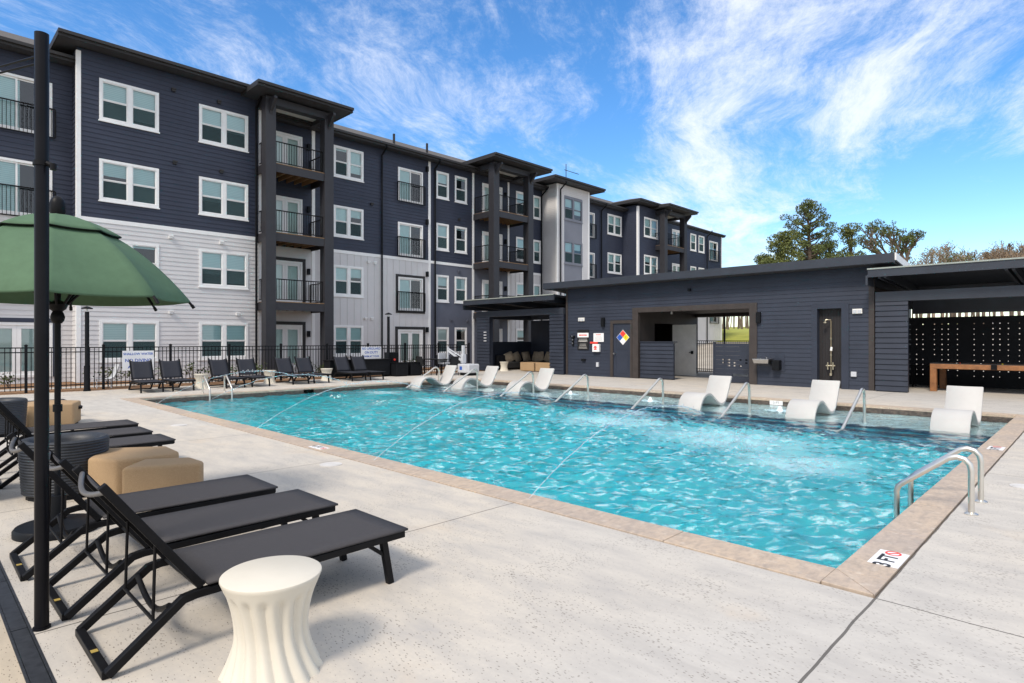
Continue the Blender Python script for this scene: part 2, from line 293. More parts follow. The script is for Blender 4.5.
# ------------------------------------------------------------------ builders
def org(o):
    v = Vector((0, 0, 0))
    while o is not None: v += o.location; o = o.parent
    return v
def tag(o, label=None, cat=None, group=None, kind=None):
    if label: o['label'] = label
    if cat: o['category'] = cat
    if group: o['group'] = group
    if kind: o['kind'] = kind
    return o
def thing(name, loc, label, cat, group=None, rz=0):
    o = bpy.data.objects.new(name, None); C.objects.link(o); o.location = loc; o.rotation_euler = (0, 0, rz); o.empty_display_size = .2
    return tag(o, label, cat, group)
def dup(root, loc, rz=0, label=None, group=None):
    def cp(o, par):
        c = o.copy(); C.objects.link(c); c.parent = par
        for k in CH.get(o.name, []): cp(k, c)
        return c
    r = cp(root, None); r.location = loc; r.rotation_euler = (0, 0, rz)
    if label: r['label'] = label
    if group: r['group'] = group
    return r
CH = {}
class MB:
    def __init__(s): s.v = []; s.f = []; s.mi = []; s.m = 0
    def add(s, vs, fs):
        b = len(s.v); s.v += [tuple(x) for x in vs]; s.f += [tuple(i+b for i in f) for f in fs]; s.mi += [s.m]*len(fs); return s
    def quad(s, a, b, c, d): return s.add((a, b, c, d), ((0, 1, 2, 3),))
    def box(s, x0, x1, y0, y1, z0, z1):
        x0, x1 = min(x0, x1), max(x0, x1); y0, y1 = min(y0, y1), max(y0, y1); z0, z1 = min(z0, z1), max(z0, z1)
        return s.add([(x0, y0, z0), (x1, y0, z0), (x1, y1, z0), (x0, y1, z0), (x0, y0, z1), (x1, y0, z1), (x1, y1, z1), (x0, y1, z1)],
                     [(3, 2, 1, 0), (4, 5, 6, 7), (0, 1, 5, 4), (1, 2, 6, 5), (2, 3, 7, 6), (3, 0, 4, 7)])
    def hull8(s, b, t):   # bottom quad, top quad (both counter-clockwise)
        return s.add(list(b)+list(t), [(3, 2, 1, 0), (4, 5, 6, 7), (0, 1, 5, 4), (1, 2, 6, 5), (2, 3, 7, 6), (3, 0, 4, 7)])
    def tube(s, pts, r, n=8, square=False, caps=True):
        pts = [Vector(p) for p in pts]; N = len(pts); rs = r if isinstance(r, (list, tuple)) else [r]*N
        if square: n = 4
        rings = []; up = None
        for i, p in enumerate(pts):
            a = (pts[i]-pts[i-1]).normalized() if i > 0 else None; b = (pts[i+1]-pts[i]).normalized() if i < N-1 else None
            d = (a+b) if a is not None and b is not None else (a if b is None else b)
            if d.length < 1e-6: d = b
            d = d.normalized(); k = 1.0
            if a is not None and b is not None: k = 1/max(.5, d.dot(b))
            if up is None:
                up = Vector((0, 0, 1)) if abs(d.z) < .9 else Vector((1, 0, 0))
            u = d.cross(up)
            if u.length < 1e-4: u = d.cross(Vector((1, .3, 0)))
            u.normalize(); w_ = u.cross(d).normalized(); up = w_
            ring = []
            for j in range(n):
                t = 2*math.pi*(j+(.5 if square else 0))/n; rr = rs[i]*(1.414 if square else 1)
                ring.append(p+u*math.cos(t)*rr+w_*math.sin(t)*rr*(k if a is not None and b is not None else 1))
            rings.append(ring)
        vs = [x for r_ in rings for x in r_]; fs = []
        for i in range(N-1):
            for j in range(n):
                fs.append((i*n+j, i*n+(j+1) % n, (i+1)*n+(j+1) % n, (i+1)*n+j))
        if caps: fs.append(tuple(range(n-1, -1, -1))); fs.append(tuple((N-1)*n+j for j in range(n)))
        return s.add(vs, fs)
    def cyl(s, c, r, z0, z1, n=16, r1=None):
        return s.tube([(c[0], c[1], z0), (c[0], c[1], z1)], [r, r if r1 is None else r1], n)
    def lathe(s, prof, c=(0, 0, 0), n=32, fr=None):
        vs = []; fs = []
        for r, z in prof:
            for j in range(n):
                t = 2*math.pi*j/n; rr = r*(fr(t, z) if fr else 1); vs.append((c[0]+rr*math.cos(t), c[1]+rr*math.sin(t), c[2]+z))
        for i in range(len(prof)-1):
            for j in range(n): fs.append((i*n+j, i*n+(j+1) % n, (i+1)*n+(j+1) % n, (i+1)*n+j))
        fs.append(tuple(range(n-1, -1, -1))); fs.append(tuple((len(prof)-1)*n+j for j in range(n)))
        return s.add(vs, fs)
    def prism(s, poly, z0, z1):
        n = len(poly); vs = [(x, y, z0) for x, y in poly]+[(x, y, z1) for x, y in poly]
        return s.add(vs, [tuple(range(n-1, -1, -1)), tuple(range(n, 2*n))]+[(i, (i+1) % n, n+(i+1) % n, n+i) for i in range(n)])
    def build(s, name, mat, parent=None, smooth=None, bevel=0, solid=0, subd=0):
        me = bpy.data.meshes.new(name)
        V = np.array(s.v, float)
        if parent is None:
            o0 = Vector(((V[:, 0].min()+V[:, 0].max())/2, (V[:, 1].min()+V[:, 1].max())/2, V[:, 2].min()))
        else: o0 = org(parent)
        V = V-np.array(o0)
        me.from_pydata(V.tolist(), [], s.f)
        for m in (mat if isinstance(mat, (list, tuple)) else [mat]): me.materials.append(MT[m])
        if any(s.mi): me.polygons.foreach_set('material_index', s.mi)
        me.update()
        if smooth:
            me.polygons.foreach_set('use_smooth', [True]*len(me.polygons)); me.set_sharp_from_angle(angle=R(smooth))
        o = bpy.data.objects.new(name, me); C.objects.link(o)
        if parent is None: o.location = o0
        else:
            o.parent = parent; CH.setdefault(parent.name, []).append(o)
        if subd:
            md = o.modifiers.new('sub', 'SUBSURF'); md.levels = subd; md.render_levels = subd
        if bevel:
            md = o.modifiers.new('bev', 'BEVEL'); md.width = bevel; md.segments = 2; md.limit_method = 'ANGLE'; md.angle_limit = R(40)
        if solid:
            md = o.modifiers.new('sol', 'SOLIDIFY'); md.thickness = solid; md.offset = 0
        return o
def struct(o): o['kind'] = 'structure'; return o
def text_mesh(name, body, size, mat, parent, mat4, depth=.002, align='CENTER', bold=0.):
    cu = bpy.data.curves.new(name, 'FONT'); cu.body = body; cu.size = size; cu.align_x = align; cu.align_y = 'CENTER'; cu.extrude = depth; cu.resolution_u = 2; cu.offset = bold
    o = bpy.data.objects.new(name, cu); C.objects.link(o); bpy.context.view_layer.update()
    me = bpy.data.meshes.new_from_object(o.evaluated_get(bpy.context.evaluated_depsgraph_get()))
    bpy.data.objects.remove(o); bpy.data.curves.remove(cu)
    me.name = name; me.transform(Matrix.Translation(-org(parent)) @ mat4) if parent else me.transform(mat4)
    me.materials.clear(); me.materials.append(MT[mat]); n = bpy.data.objects.new(name, me); C.objects.link(n)
    if parent: n.parent = parent; CH.setdefault(parent.name, []).append(n)
    return n
def frame4(o, u, v):   # matrix: text x along u, text y along v, origin o
    u = Vector(u).normalized(); v = Vector(v).normalized(); n = u.cross(v); m = Matrix.Identity(4)
    for i in range(3): m[i][0] = u[i]; m[i][1] = v[i]; m[i][2] = n[i]; m[i][3] = o[i]
    return m

# wall mappings: (u, z, off) -> xyz
def MX(X): return lambda u, z, o: (X+o, u, z)          # faces +X, u = Y
def MYN(Y): return lambda u, z, o: (u, Y-o, z)         # faces -Y, u = X
def free(u0, u1, z0, z1, ops):
    iv = [(u0, u1)]
    for a, b, c, d in ops:
        if c < z1-1e-6 and d > z0+1e-6:
            nv = []
            for p, q in iv:
                if b <= p or a >= q: nv.append((p, q)); continue
                if a > p: nv.append((p, a))
                if b < q: nv.append((b, q))
            iv = nv
    return iv
def lap(mb, P, u0, u1, z0, z1, ops=(), h=.18, t=.016):
    zs = sorted(set([z0, z1]+[z for o in ops for z in (o[2], o[3]) if z0 < z < z1]))
    k = 0; z = z0
    while z < z1-1e-4:
        zt = min(z+h, z1); cuts = [z]+[c for c in zs if z+1e-4 < c < zt-1e-4]+[zt]
        for a, b in zip(cuts, cuts[1:]):
            oa = t*(1-(a-z)/h); ob = t*(1-(b-z)/h)
            for p, q in free(u0, u1, a, b, ops):
                mb.quad(P(p, a, oa), P(q, a, oa), P(q, b, ob), P(p, b, ob))
                if a == z: mb.quad(P(p, a, 0), P(q, a, 0), P(q, a, oa), P(p, a, oa))
        z = zt
def flat(mb, P, u0, u1, z0, z1, ops=()):
    zs = sorted(set([z0, z1]+[z for o in ops for z in (o[2], o[3]) if z0 < z < z1]))
    for a, b in zip(zs, zs[1:]):
        for p, q in free(u0, u1, a, b, ops): mb.quad(P(p, a, 0), P(q, a, 0), P(q, b, 0), P(p, b, 0))
def pbox(mb, P, u0, u1, z0, z1, o0, o1):
    a = [P(u0, z0, o0), P(u1, z0, o0), P(u1, z0, o1), P(u0, z0, o1)]; b = [P(u0, z1, o0), P(u1, z1, o0), P(u1, z1, o1), P(u0, z1, o1)]
    mb.hull8(a, b)
def batten(mb, P, u0, u1, z0, z1, ops=(), step=.41):
    flat(mb, P, u0, u1, z0, z1, ops)
    u = u0+.2
    while u < u1-.05:
        iv = [(z0, z1)]
        for a, b, c, d in ops:
            if a < u+.03 and b > u-.03:
                nv = []
                for p, q in iv:
                    if d <= p or c >= q: nv.append((p, q)); continue
                    if c > p: nv.append((p, c))
                    if d < q: nv.append((d, q))
                iv = nv
        for p, q in iv: pbox(mb, P, u-.02, u+.02, p, q, 0, .02)
        u += step
def ring(mb, P, u0, u1, z0, z1, w_, o0, o1):
    pbox(mb, P, u0, u1, z0, z0+w_, o0, o1); pbox(mb, P, u0, u1, z1-w_, z1, o0, o1)
    pbox(mb, P, u0, u0+w_, z0+w_, z1-w_, o0, o1); pbox(mb, P, u1-w_, u1, z0+w_, z1-w_, o0, o1)

# ================================================================== SETTING
PX0, PX1, PY0, PY1 = -18.75, -1.34, 4.58, 16.5      # water's edge under the coping
CW = .34; WZ = -.15
b = MB(); big = 400
b.quad((-big, -big, -.08), (big, -big, -.08), (big, PY0-1, -.08), (-big, PY0-1, -.08)); b.quad((-big, PY1+1, -.08), (big, PY1+1, -.08), (big, big, -.08), (-big, big, -.08))
b.quad((-big, PY0-1, -.08), (PX0-1, PY0-1, -.08), (PX0-1, PY1+1, -.08), (-big, PY1+1, -.08)); b.quad((PX1+1, PY0-1, -.08), (big, PY0-1, -.08), (big, PY1+1, -.08), (PX1+1, PY1+1, -.08))
struct(b.build('ground', 'earth'))
DX0, DX1, DY0, DY1 = -22.85, 9.0, .52, 28.2
b = MB()
def deckrect(x0, x1, y0, y1): b.box(x0, x1, y0, y1, -.3, 0)
ox0, ox1, oy0, oy1 = PX0-CW, PX1+CW-.02, PY0-CW, PY1+CW
deckrect(DX0, DX1, DY0, oy0); deckrect(DX0, DX1, oy1, DY1); deckrect(DX0, ox0, oy0, oy1); deckrect(ox1, DX1, oy0, oy1)
struct(b.build('pool_deck', 'deck'))
struct(MB().box(-30, 10, -14, .42, -.3, -.004).build('walkway', 'tan_concrete'))
# trench drain
dr = MB(); dr.box(-22, 9, .42, .52, -.1, -.012)
dr.box(-22, 9, .42, .432, -.012, .002); dr.box(-22, 9, .508, .52, -.012, .002)
x = -8.0
while x < 0: dr.box(x, x+.92, .435, .505, -.012, -.001); x += .93
struct(dr.build('trench_drain', 'drain_steel'))
# coping: four runs of stones with mitred corners
b = MB(); gz = .012
n = 15; xs = np.linspace(PX0+.0, PX1-.0, n+1)
for i in range(n):
    z = gz+random.uniform(-.001, .001)
    b.box(xs[i]+.003, xs[i+1]-.003, PY0-CW+.006, PY0, -.045, z); b.box(xs[i]+.003, xs[i+1]-.003, PY1, PY1+CW, -.045, z)
n = 10; ys = np.linspace(PY0, PY1, n+1)
for i in range(n):
    z = gz+random.uniform(-.001, .001)
    b.box(PX0-CW, PX0, ys[i]+.003, ys[i+1]-.003, -.045, z); b.box(PX1, PX1+CW-.03, ys[i]+.003, ys[i+1]-.003, -.045, z)
for cx, sx in ((PX0, -1), (PX1, 1)):
    for cy, sy in ((PY0, -1), (PY1, 1)):
        e = CW-(.03 if sx > 0 else 0); g = .004
        p = [(cx, cy), (cx, cy+sy*e), (cx+sx*(e-g), cy+sy*e)]; q = [(cx+sx*g, cy), (cx+sx*e, cy), (cx+sx*e, cy+sy*(e-g))]
        for poly in (p, q):
            ar = sum(poly[i][0]*poly[(i+1) % 3][1]-poly[(i+1) % 3][0]*poly[i][1] for i in range(3))
            b.prism(poly if ar > 0 else poly[::-1], -.045, gz)
struct(b.build('pool_coping', 'coping', bevel=.004))
# dark joint bed under the coping
b = MB(); b.box(ox0-.0, ox1+.0, oy0, PY0-.01, -.3, -.05); b.box(ox0, ox1, PY1+.01, oy1, -.3, -.05); b.box(ox0, PX0-.01, PY0-.01, PY1+.01, -.3, -.05); b.box(PX1+.01, ox1, PY0-.01, PY1+.01, -.3, -.05)
struct(b.build('coping_bed', 'interior_dark'))
# basin
SY = 14.1; FL = -1.25; SH = -.42
b = MB()
b.m = 1   # waterline tile
for a, c in (((PX0, PY0), (PX1, PY0)), ((PX1, PY0), (PX1, PY1)), ((PX1, PY1), (PX0, PY1)), ((PX0, PY1), (PX0, PY0))):
    b.quad((a[0], a[1], -.045), (c[0], c[1], -.045), (c[0], c[1], -.26), (a[0], a[1], -.26))
b.m = 0
for a, c in (((PX0, PY0), (PX1, PY0)), ((PX1, PY0), (PX1, SY)), ((PX0, SY), (PX0, PY0))):
    b.quad((a[0], a[1], -.26), (c[0], c[1], -.26), (c[0], c[1], FL), (a[0], a[1], FL))
b.quad((PX0, PY0, FL), (PX1, PY0, FL), (PX1, SY, FL), (PX0, SY, FL))
b.m = 2
for a, c in (((PX1, SY), (PX1, PY1)), ((PX1, PY1), (PX0, PY1)), ((PX0, PY1), (PX0, SY))):
    b.quad((a[0], a[1], -.26), (c[0], c[1], -.26), (c[0], c[1], SH), (a[0], a[1], SH))
b.quad((PX0, SY, SH), (PX1, SY, SH), (PX1, PY1, SH), (PX0, PY1, SH))
zc = SH; y = SY; 
for i in range(3):
    b.m = 3; zn = zc-.28; b.quad((PX0, y, zc), (PX1, y, zc), (PX1, y, zn), (PX0, y, zn))
    b.m = 4; yn = y-.36; b.quad((PX0, yn, zn), (PX1, yn, zn), (PX1, y, zn), (PX0, y, zn)); 
    b.m = 3; b.box(PX0, PX1, yn, yn+.11, zn, zn+.003)
    zc = zn; y = yn
b.m = 3; b.box(PX0, PX1, SY, SY+.13, SH, SH+.004)
b.quad((PX0, y, zc), (PX1, y, zc), (PX1, y, FL), (PX0, y, FL))
basin = struct(b.build('pool_basin', ['pool_plaster', 'water_tile', 'shelf_plaster', 'step_tile', 'step_plaster']))
# water surface with real ripples
JETS = [-4.11, -6.9, -10.72, -14.2, -16.6]
LAND = [(-4.8, 10.3, 2.6, 2.2), (-7.6, 10.8, 2.4, 1.8), (-10.9, 9.9, 1.5, 1.0), (-13.6, 10.9, 1.7, .9), (-17.0, 11.3, 1.4, .9), (-8.3, 12.3, 1.6, .8), (-3.2, 9.0, 1.6, 1.6)]
BUB = [(-9.3, 15.1), (-5.75, 15.3), (-12.3, 15.2), (-15.0, 15.2)]
xs = np.concatenate([np.arange(PX0, -9, .075), np.arange(-9, PX1+.001, .05)]); xs[-1] = PX1
ys = np.arange(PY0, PY1+.001, .05); ys[-1] = PY1
gx, gy = np.meshgrid(xs, ys, indexing='ij')
hgt = np.zeros_like(gx); r2 = np.random.default_rng(5)
for i in range(64):
    th = r2.normal(math.radians(134), .62); L_ = .18*2**r2.uniform(0, 1.7); k = 2*math.pi/L_
    amp = .0030*(L_/.4)**1.0; ph = r2.uniform(0, 6.28)
    wx = .25*np.sin(gx*.9+i)+.2*np.sin(gy*1.1+2*i)
    hgt += amp*np.sin(k*(gx*math.cos(th)+gy*math.sin(th)+wx*.6)+ph)
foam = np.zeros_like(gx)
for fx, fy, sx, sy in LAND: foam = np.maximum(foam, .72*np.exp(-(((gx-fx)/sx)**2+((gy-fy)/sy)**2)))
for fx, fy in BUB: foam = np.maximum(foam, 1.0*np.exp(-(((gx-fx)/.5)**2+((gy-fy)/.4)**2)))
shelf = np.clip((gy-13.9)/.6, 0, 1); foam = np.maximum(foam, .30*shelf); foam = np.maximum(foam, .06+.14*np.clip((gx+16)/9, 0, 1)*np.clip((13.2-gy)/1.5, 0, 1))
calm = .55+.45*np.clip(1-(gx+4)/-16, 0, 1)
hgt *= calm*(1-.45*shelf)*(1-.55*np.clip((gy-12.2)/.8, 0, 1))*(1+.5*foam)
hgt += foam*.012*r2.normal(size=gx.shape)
nx, ny = gx.shape
V = np.stack([gx.ravel(), gy.ravel(), (WZ+hgt).ravel()], 1)
idx = np.arange(nx*ny).reshape(nx, ny)
Fc = np.stack([idx[:-1, :-1].ravel(), idx[1:, :-1].ravel(), idx[1:, 1:].ravel(), idx[:-1, 1:].ravel()], 1)
me = bpy.data.meshes.new('pool_water'); me.from_pydata(V.tolist(), [], Fc.tolist()); me.polygons.foreach_set('use_smooth', [True]*len(me.polygons))
glint_zone = np.clip((gx+17)/7, .12, 1)*np.clip((12.9-gy)/1.2, 0, 1); a2 = me.attributes.new('sky_glints', 'FLOAT', 'POINT'); a2.data.foreach_set('value', glint_zone.ravel().astype(np.float32))  # where the painted reflection flecks show, fading out before the steps
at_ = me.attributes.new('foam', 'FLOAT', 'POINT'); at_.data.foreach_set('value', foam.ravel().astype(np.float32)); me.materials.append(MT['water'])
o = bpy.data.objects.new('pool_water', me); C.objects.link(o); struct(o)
# planting bed, path, lawn
struct(MB().box(-28.6, -22.85, -14, 28.2, -.3, -.01).build('planting_bed', 'mulch'))
struct(MB().box(-25.3, -24.5, -14, 28.2, -.2, .004).build('garden_path', 'path_concrete'))
def hillz(x, y): return -.05+2.75*max(0, min(1, (y-38)/32))**1.1+max(0, y-75)*.03
def terrain(y0, y1, ny, name, mat, xa=-60, xb=60):
    b = MB(); nx_ = 24; X_ = np.linspace(xa, xb, nx_+1); Y_ = np.linspace(y0, y1, ny+1)
    b.add([(x, y, hillz(x, y)+.15*math.sin(x*.3)*max(0, min(1, (y-38)/20))) for x in X_ for y in Y_], [(i*(ny+1)+j, (i+1)*(ny+1)+j, (i+1)*(ny+1)+j+1, i*(ny+1)+j+1) for i in range(nx_) for j in range(ny)])
    struct(b.build(name, mat, smooth=60))
terrain(30, 57, 8, 'bare_slope', 'bare_earth'); terrain(57, 150, 18, 'lawn', 'grass', -60, -17); terrain(57, 150, 18, 'gravel_yard', 'bare_earth', -17, 60)

# ================================================================== APARTMENT BUILDING
XB = -28.4; XF = -27.57; XBAY = -27.03; X5 = -26.9; X6 = -27.95; XC = -26.4
FLR = [.22, 3.33, 6.43, 9.52]; HEAD = [2.37, 5.49, 8.58, 11.67]
apt = thing('apartment_building', (-30, 22, 0), 'four storey navy and white apartment building with balconies beyond the pool fence', 'building')
W = dict(navy=MB(), white=MB(), slate=MB(), batt=MB(), panel=MB()); trimb = MB()
def win_parts(P, u0, u1, z1, h=1.6, n=2, mull=.16, seed=0, mat='white_trim'):
    z0 = z1-h; rr = random.Random(seed)
    f = MB(); ring(f, P, u0, u1, z0, z1, .10, -.02, .035)
    pbox(f, P, u0-.03, u1+.03, z0-.05, z0-.002, -.0, .055)
    a0, a1 = u0+.10, u1-.10; wd = (a1-a0-(n-1)*mull)/n; zm = (z0+z1)/2
    gl = MB(); bl = MB(); sc_ = MB()
    for i in range(n):
        p = a0+i*(wd+mull); q = p+wd
        if i: pbox(f, P, p-mull, p, z0+.1, z1-.1, -.02, .03)
        ring(f, P, p+.001, q-.001, z0+.101, zm, .035, -.05, -.005); ring(f, P, p+.001, q-.001, zm+.001, z1-.101, .035, -.035, .012)
        c, d = P(p+.03, zm+.03, -.015), P(q-.03, z1-.13, -.015)
        for za, zb, o_ in ((z0+.13, zm-.03, -.03), (zm+.03, z1-.13, -.015)):
            gl.quad(P(p+.03, za, o_), P(q-.03, za, o_), P(q-.03, zb, o_), P(p+.03, zb, o_))
        q__ = rr.random(); low = z0+.1 if q__ < .45 else (zm+rr.uniform(-.6, .35) if q__ < .9 else z1-.22)
        bl.quad(P(p, low, -.075), P(q, low, -.075), P(q, z1-.1, -.075), P(p, z1-.1, -.075))
        if rr.random() < .88 or i == 0: sc_.quad(P(p+.03, z0+.13, -.012), P(q-.03, z0+.13, -.012), P(q-.03, zm-.02, -.012), P(p+.03, zm-.02, -.012))
    wo = f.build('window', mat, apt)
    gl.build('pane', 'glass', wo); bl.build('blind', 'blind', wo); sc_.build('insect_screen', 'insect_screen', wo)
    return (u0+.05, u1-.05, z0+.05, z1-.05)
def railing(parent, runs, z0, z1, mat='black_metal', sp=.115, name='railing'):
    r = MB()
    for (a, c) in runs:
        a = Vector(a); c = Vector(c); L_ = (c-a).length; n = max(2, int(L_/sp)); zv = Vector((0, 0, 1))
        for z, t in ((z0+.08, .018), (z1, .022)):
            r.tube([a+zv*z, c+zv*z], t, square=True)
        for i in range(n+1):
            p = a.lerp(c, i/n); r.tube([p+zv*(z0+.09), p+zv*(z1-.01)], .009 if 0 < i < n else .024, square=True, caps=False)
    return r.build(name, mat, parent)
def slider(P, u0, u1, z1, h, frame=None, rail=True, X=None):
    z0 = z1-h; f = MB()
    ring(f, P, u0, u1, z0, z1, .09, -.02, .035)
    um = (u0+u1)/2; gl = MB(); bl = MB()
    for p, q, o_ in ((u0+.09, um+.03, -.02), (um-.03, u1-.09, -.045)):
        ring(f, P, p+.001, q-.001, z0+.091, z1-.091, .06, o_-.02, o_+.01)
        gl.quad(P(p+.05, z0+.14, o_), P(q-.05, z0+.14, o_), P(q-.05, z1-.14, o_), P(p+.05, z1-.14, o_))
    bl.quad(P(u0+.1, z0+.1, -.078), P(um+.1, z0+.1, -.078), P(um+.1, z1-.1, -.078), P(u0+.1, z1-.1, -.078))
    d = f.build('patio_door', 'white_trim', apt); gl.build('pane', 'glass', d); bl.build('blind', 'blind', d)
    if frame:
        f2 = MB(); ring(f2, P, u0-.14, u1+.14, z0-.14, z1+.14, .138, 0, .05); f2.build('door_surround', frame, d)
    if rail:
        x = P(u0, 0, .12)[0]
        r = railing(d, [((x, u0-.08, 0), (x, u1+.08, 0))], z0-.1, z0+1.05, name='juliet_railing')
    return (u0+.04, u1-.04, z0+.04, z1-.04)
def french(P, u0, u1, z1, h, surround=None):
    z0 = z1-h; f = MB(); ring(f, P, u0, u1, z0, z1, .1, -.02, .035); um = (u0+u1)/2; gl = MB(); bl = MB()
    for p, q in ((u0+.1, um-.002), (um+.002, u1-.1)):
        ring(f, P, p, q, z0+.1, z1-.1, .13, -.04, 0.0)
        gl.quad(P(p+.12, z0+.22, -.02), P(q-.12, z0+.22, -.02), P(q-.12, z1-.22, -.02), P(p+.12, z1-.22, -.02))
    bl.m = 0; bl.quad(P(u0+.2, z0+.2, -.07), P(u1-.2, z0+.2, -.07), P(u1-.2, z1-.2, -.07), P(u0+.2, z1-.2, -.07))
    d = f.build('french_door', 'white_trim', apt); gl.build('pane', 'glass', d); bl.build('curtain', 'lamp_white', d)
    if surround:
        f2 = MB(); pbox(f2, P, u0-.16, u1+.16, z1+.002, z1+.16, 0, .05); pbox(f2, P, u0-.16, u0-.002, z0, z1, 0, .05); pbox(f2, P, u1+.002, u1+.16, z0, z1, 0, .05)
        f2.build('door_surround', surround, d)
    return (u0+.04, u1-.04, z0+.04, z1-.04)
ZB = 6.28; ZT = 12.1
def facade(P, u0, u1, zt, top, low, ops, band=True, core=True):
    if top == 'navy': lap(W['navy'], P, u0, u1, ZB+.001, zt, ops)
    elif top == 'white': lap(W['white'], P, u0, u1, ZB, zt, ops, .13)
    if low == 'white': lap(W['white'], P, u0, u1, 0, ZB-.16, ops)
    elif low == 'batt': batten(W['batt'], P, u0, u1, 0, ZB-.16, ops)
    elif low == 'slate': flat(W['slate'], P, u0, u1, 0, ZB-.16, ops)
    elif low == 'navy': lap(W['navy'], P, u0, u1, 0, ZB-.16, ops)
    for p, q in (free(u0, u1, ZB-.16, ZB, ops) if band else []): pbox(trimb, P, p, q, ZB-.16, ZB, -.02, .025)
def flush_batten():
    W['batt'].build('batten_wall', 'white_siding', apt); W['batt'] = MB()
def vtrim(P, u0, u1, z0, z1, o=.028): pbox(trimb, P, u0, u1, z0, z1, -.02, o)
sd_ = [0]
def wins(P, spec, floors=(0, 1, 2, 3), **k):
    out = []
    for a, c in spec:
        for fl in floors: sd_[0] += 1; out.append(win_parts(P, a, c, HEAD[fl], seed=sd_[0], **k))
    return out
# --- recessed left block
P0 = MX(XB); ops = []
for fl in (1, 2, 3): ops.append(slider(P0, 2.0, 4.09, HEAD[fl]-.38, 2.05)); ops.append(slider(P0, -3.6, -1.5, HEAD[fl]-.38, 2.05))
ops.append(french(P0, 2.0, 4.1, 2.25, 2.03, 'navy_siding'))
ops += wins(P0, [(-.6, 1.0)], (1, 2, 3))
facade(P0, -12, 4.72, ZT, 'navy', 'white', ops)
# --- projecting block one
P1 = MX(XF); ops = wins(P1, [(5.42, 7.47), (9.0, 11.06)])
facade(P1, 4.72, 11.68, 12.62, 'navy', 'white', ops)
lap(W['navy'], MYN(4.72), XB, XF, ZB, 12.62); lap(W['white'], MYN(4.72), XB, XF, 0, ZB-.16); pbox(trimb, MYN(4.72), XB, XF, ZB-.16, ZB, -.02, .025)
vtrim(P1, 4.70, 4.84, 0, 12.5); pbox(trimb, MYN(4.72), XF-.12, XF+.02, 0, 12.5, -.02, .03); vtrim(P1, 11.54, 11.7, 0, 12.4)
W['navy'].quad((XB, 11.68, 0), (XF, 11.68, 0), (XF, 11.68, 12.6), (XB, 11.68, 12.6))
# --- behind tower one and block two
ops = []
for fl in range(4): ops.append(french(P0, 12.3, 14.05, FLR[fl]+2.12, 2.1, 'dark_trim' if fl < 2 else None))
facade(P0, 11.68, 14.55, ZT, 'navy', 'white', ops, False)
vtrim(P0, 14.55, 14.72, 0, ZT)
ops = wins(P0, [(15.75, 17.5)])
for fl in (1, 2, 3): ops.append(slider(P0, 19.72, 21.45, HEAD[fl]-.32, 1.9, 'dark_trim' if fl == 1 else None))
ops.append(french(P0, 19.7, 21.45, 2.2, 2.0, 'dark_trim'))
facade(P0, 14.72, 21.85, ZT, 'navy', 'batt', ops); flush_batten()
vtrim(P0, 21.85, 22.02, 0, ZT)
ops = wins(P0, [(22.45, 23.4), (23.88, 24.85)], n=1)
facade(P0, 22.02, 25.3, ZT, 'navy', 'slate', ops); vtrim(P0, 25.3, 25.46, 0, ZT)
ops = []
for fl in range(4): ops.append(french(P0, 26.15, 27.95, FLR[fl]+2.12, 2.1))
facade(P0, 25.46, 28.45, ZT, 'navy', 'slate', ops, False); vtrim(P0, 28.45, 28.6, 0, ZT)
ops = wins(P0, [(29.25, 30.25), (30.95, 31.75)], n=1)
facade(P0, 28.6, 31.95, ZT, 'navy', 'batt', ops); flush_batten()
# --- white bay
PBY = MX(XBAY)
ops = [(32.62, 34.78, .3, 11.74)]
lap(W['white'], PBY, 31.92, 35.55, 0, 12.45, ops, .13); flat(W['panel'], PBY, 32.62, 34.78, .3, 11.74, wins(MX(XBAY), [(32.66, 34.74)], n=2, h=1.62, mat='grey_panel'))
for u in (32.62, 34.74): pbox(trimb, PBY, u, u+.04, .3, 11.74, 0, .02)
lap(W['white'], MYN(31.92), XB, XBAY, 0, 12.45, (), .13); vtrim(PBY, 31.9, 32.05, 0, 12.4); pbox(trimb, MYN(31.92), XBAY-.1, XBAY+.02, 0, 12.4, -.02, .03); vtrim(PBY, 35.4, 35.57, 0, 12.4)
W['white'].quad((XB, 35.55, 0), (XBAY, 35.55, 0), (XBAY, 35.55, 12.4), (XB, 35.55, 12.4))
# --- block four
P4 = MX(-28.3); ops = wins(P4, [(39.6, 41.55)], (1, 2, 3))
for fl in (1, 2, 3): ops.append(slider(P4, 36.5, 37.9, HEAD[fl]-.25, 1.95))
facade(P4, 35.55, 42.0, ZT, 'navy', 'batt', ops); flush_batten()
# --- block five (projecting) and tower three
P5 = MX(X5); ops = wins(P5, [(42.72, 44.8)], (1, 2, 3)); facade(P5, 41.8, 45.3, 12.5, 'navy', 'batt', ops); flush_batten()
lap(W['navy'], MYN(41.8), -28.3, X5, ZB, 12.5); lap(W['white'], MYN(41.8), -28.3, X5, 0, ZB-.16); vtrim(P5, 41.78, 42.0, 0, 12.4); pbox(trimb, MYN(41.8), X5-.1, X5+.02, 0, 12.4, -.02, .03)
vtrim(P5, 45.2, 45.32, 0, 12.4)
P6 = MX(X6); W['navy'].quad((X6, 45.3, 0), (X5, 45.3, 0), (X5, 45.3, 12.4), (X6, 45.3, 12.4))
ops = []
for fl in (1, 2, 3): ops.append(french(P6, 49.0, 50.7, FLR[fl]+2.12, 2.1))
ops += wins(P6, [(52.4, 53.5), (54.0, 55.15)], (1, 2, 3), n=1)
for fl in (1, 2, 3): ops.append(slider(P6, 56.2, 58.0, HEAD[fl]-.25, 1.95))
facade(P6, 45.3, 58.9, ZT, 'navy', 'batt', ops); flush_batten(); vtrim(P6, 58.78, 58.95, 0, ZT)
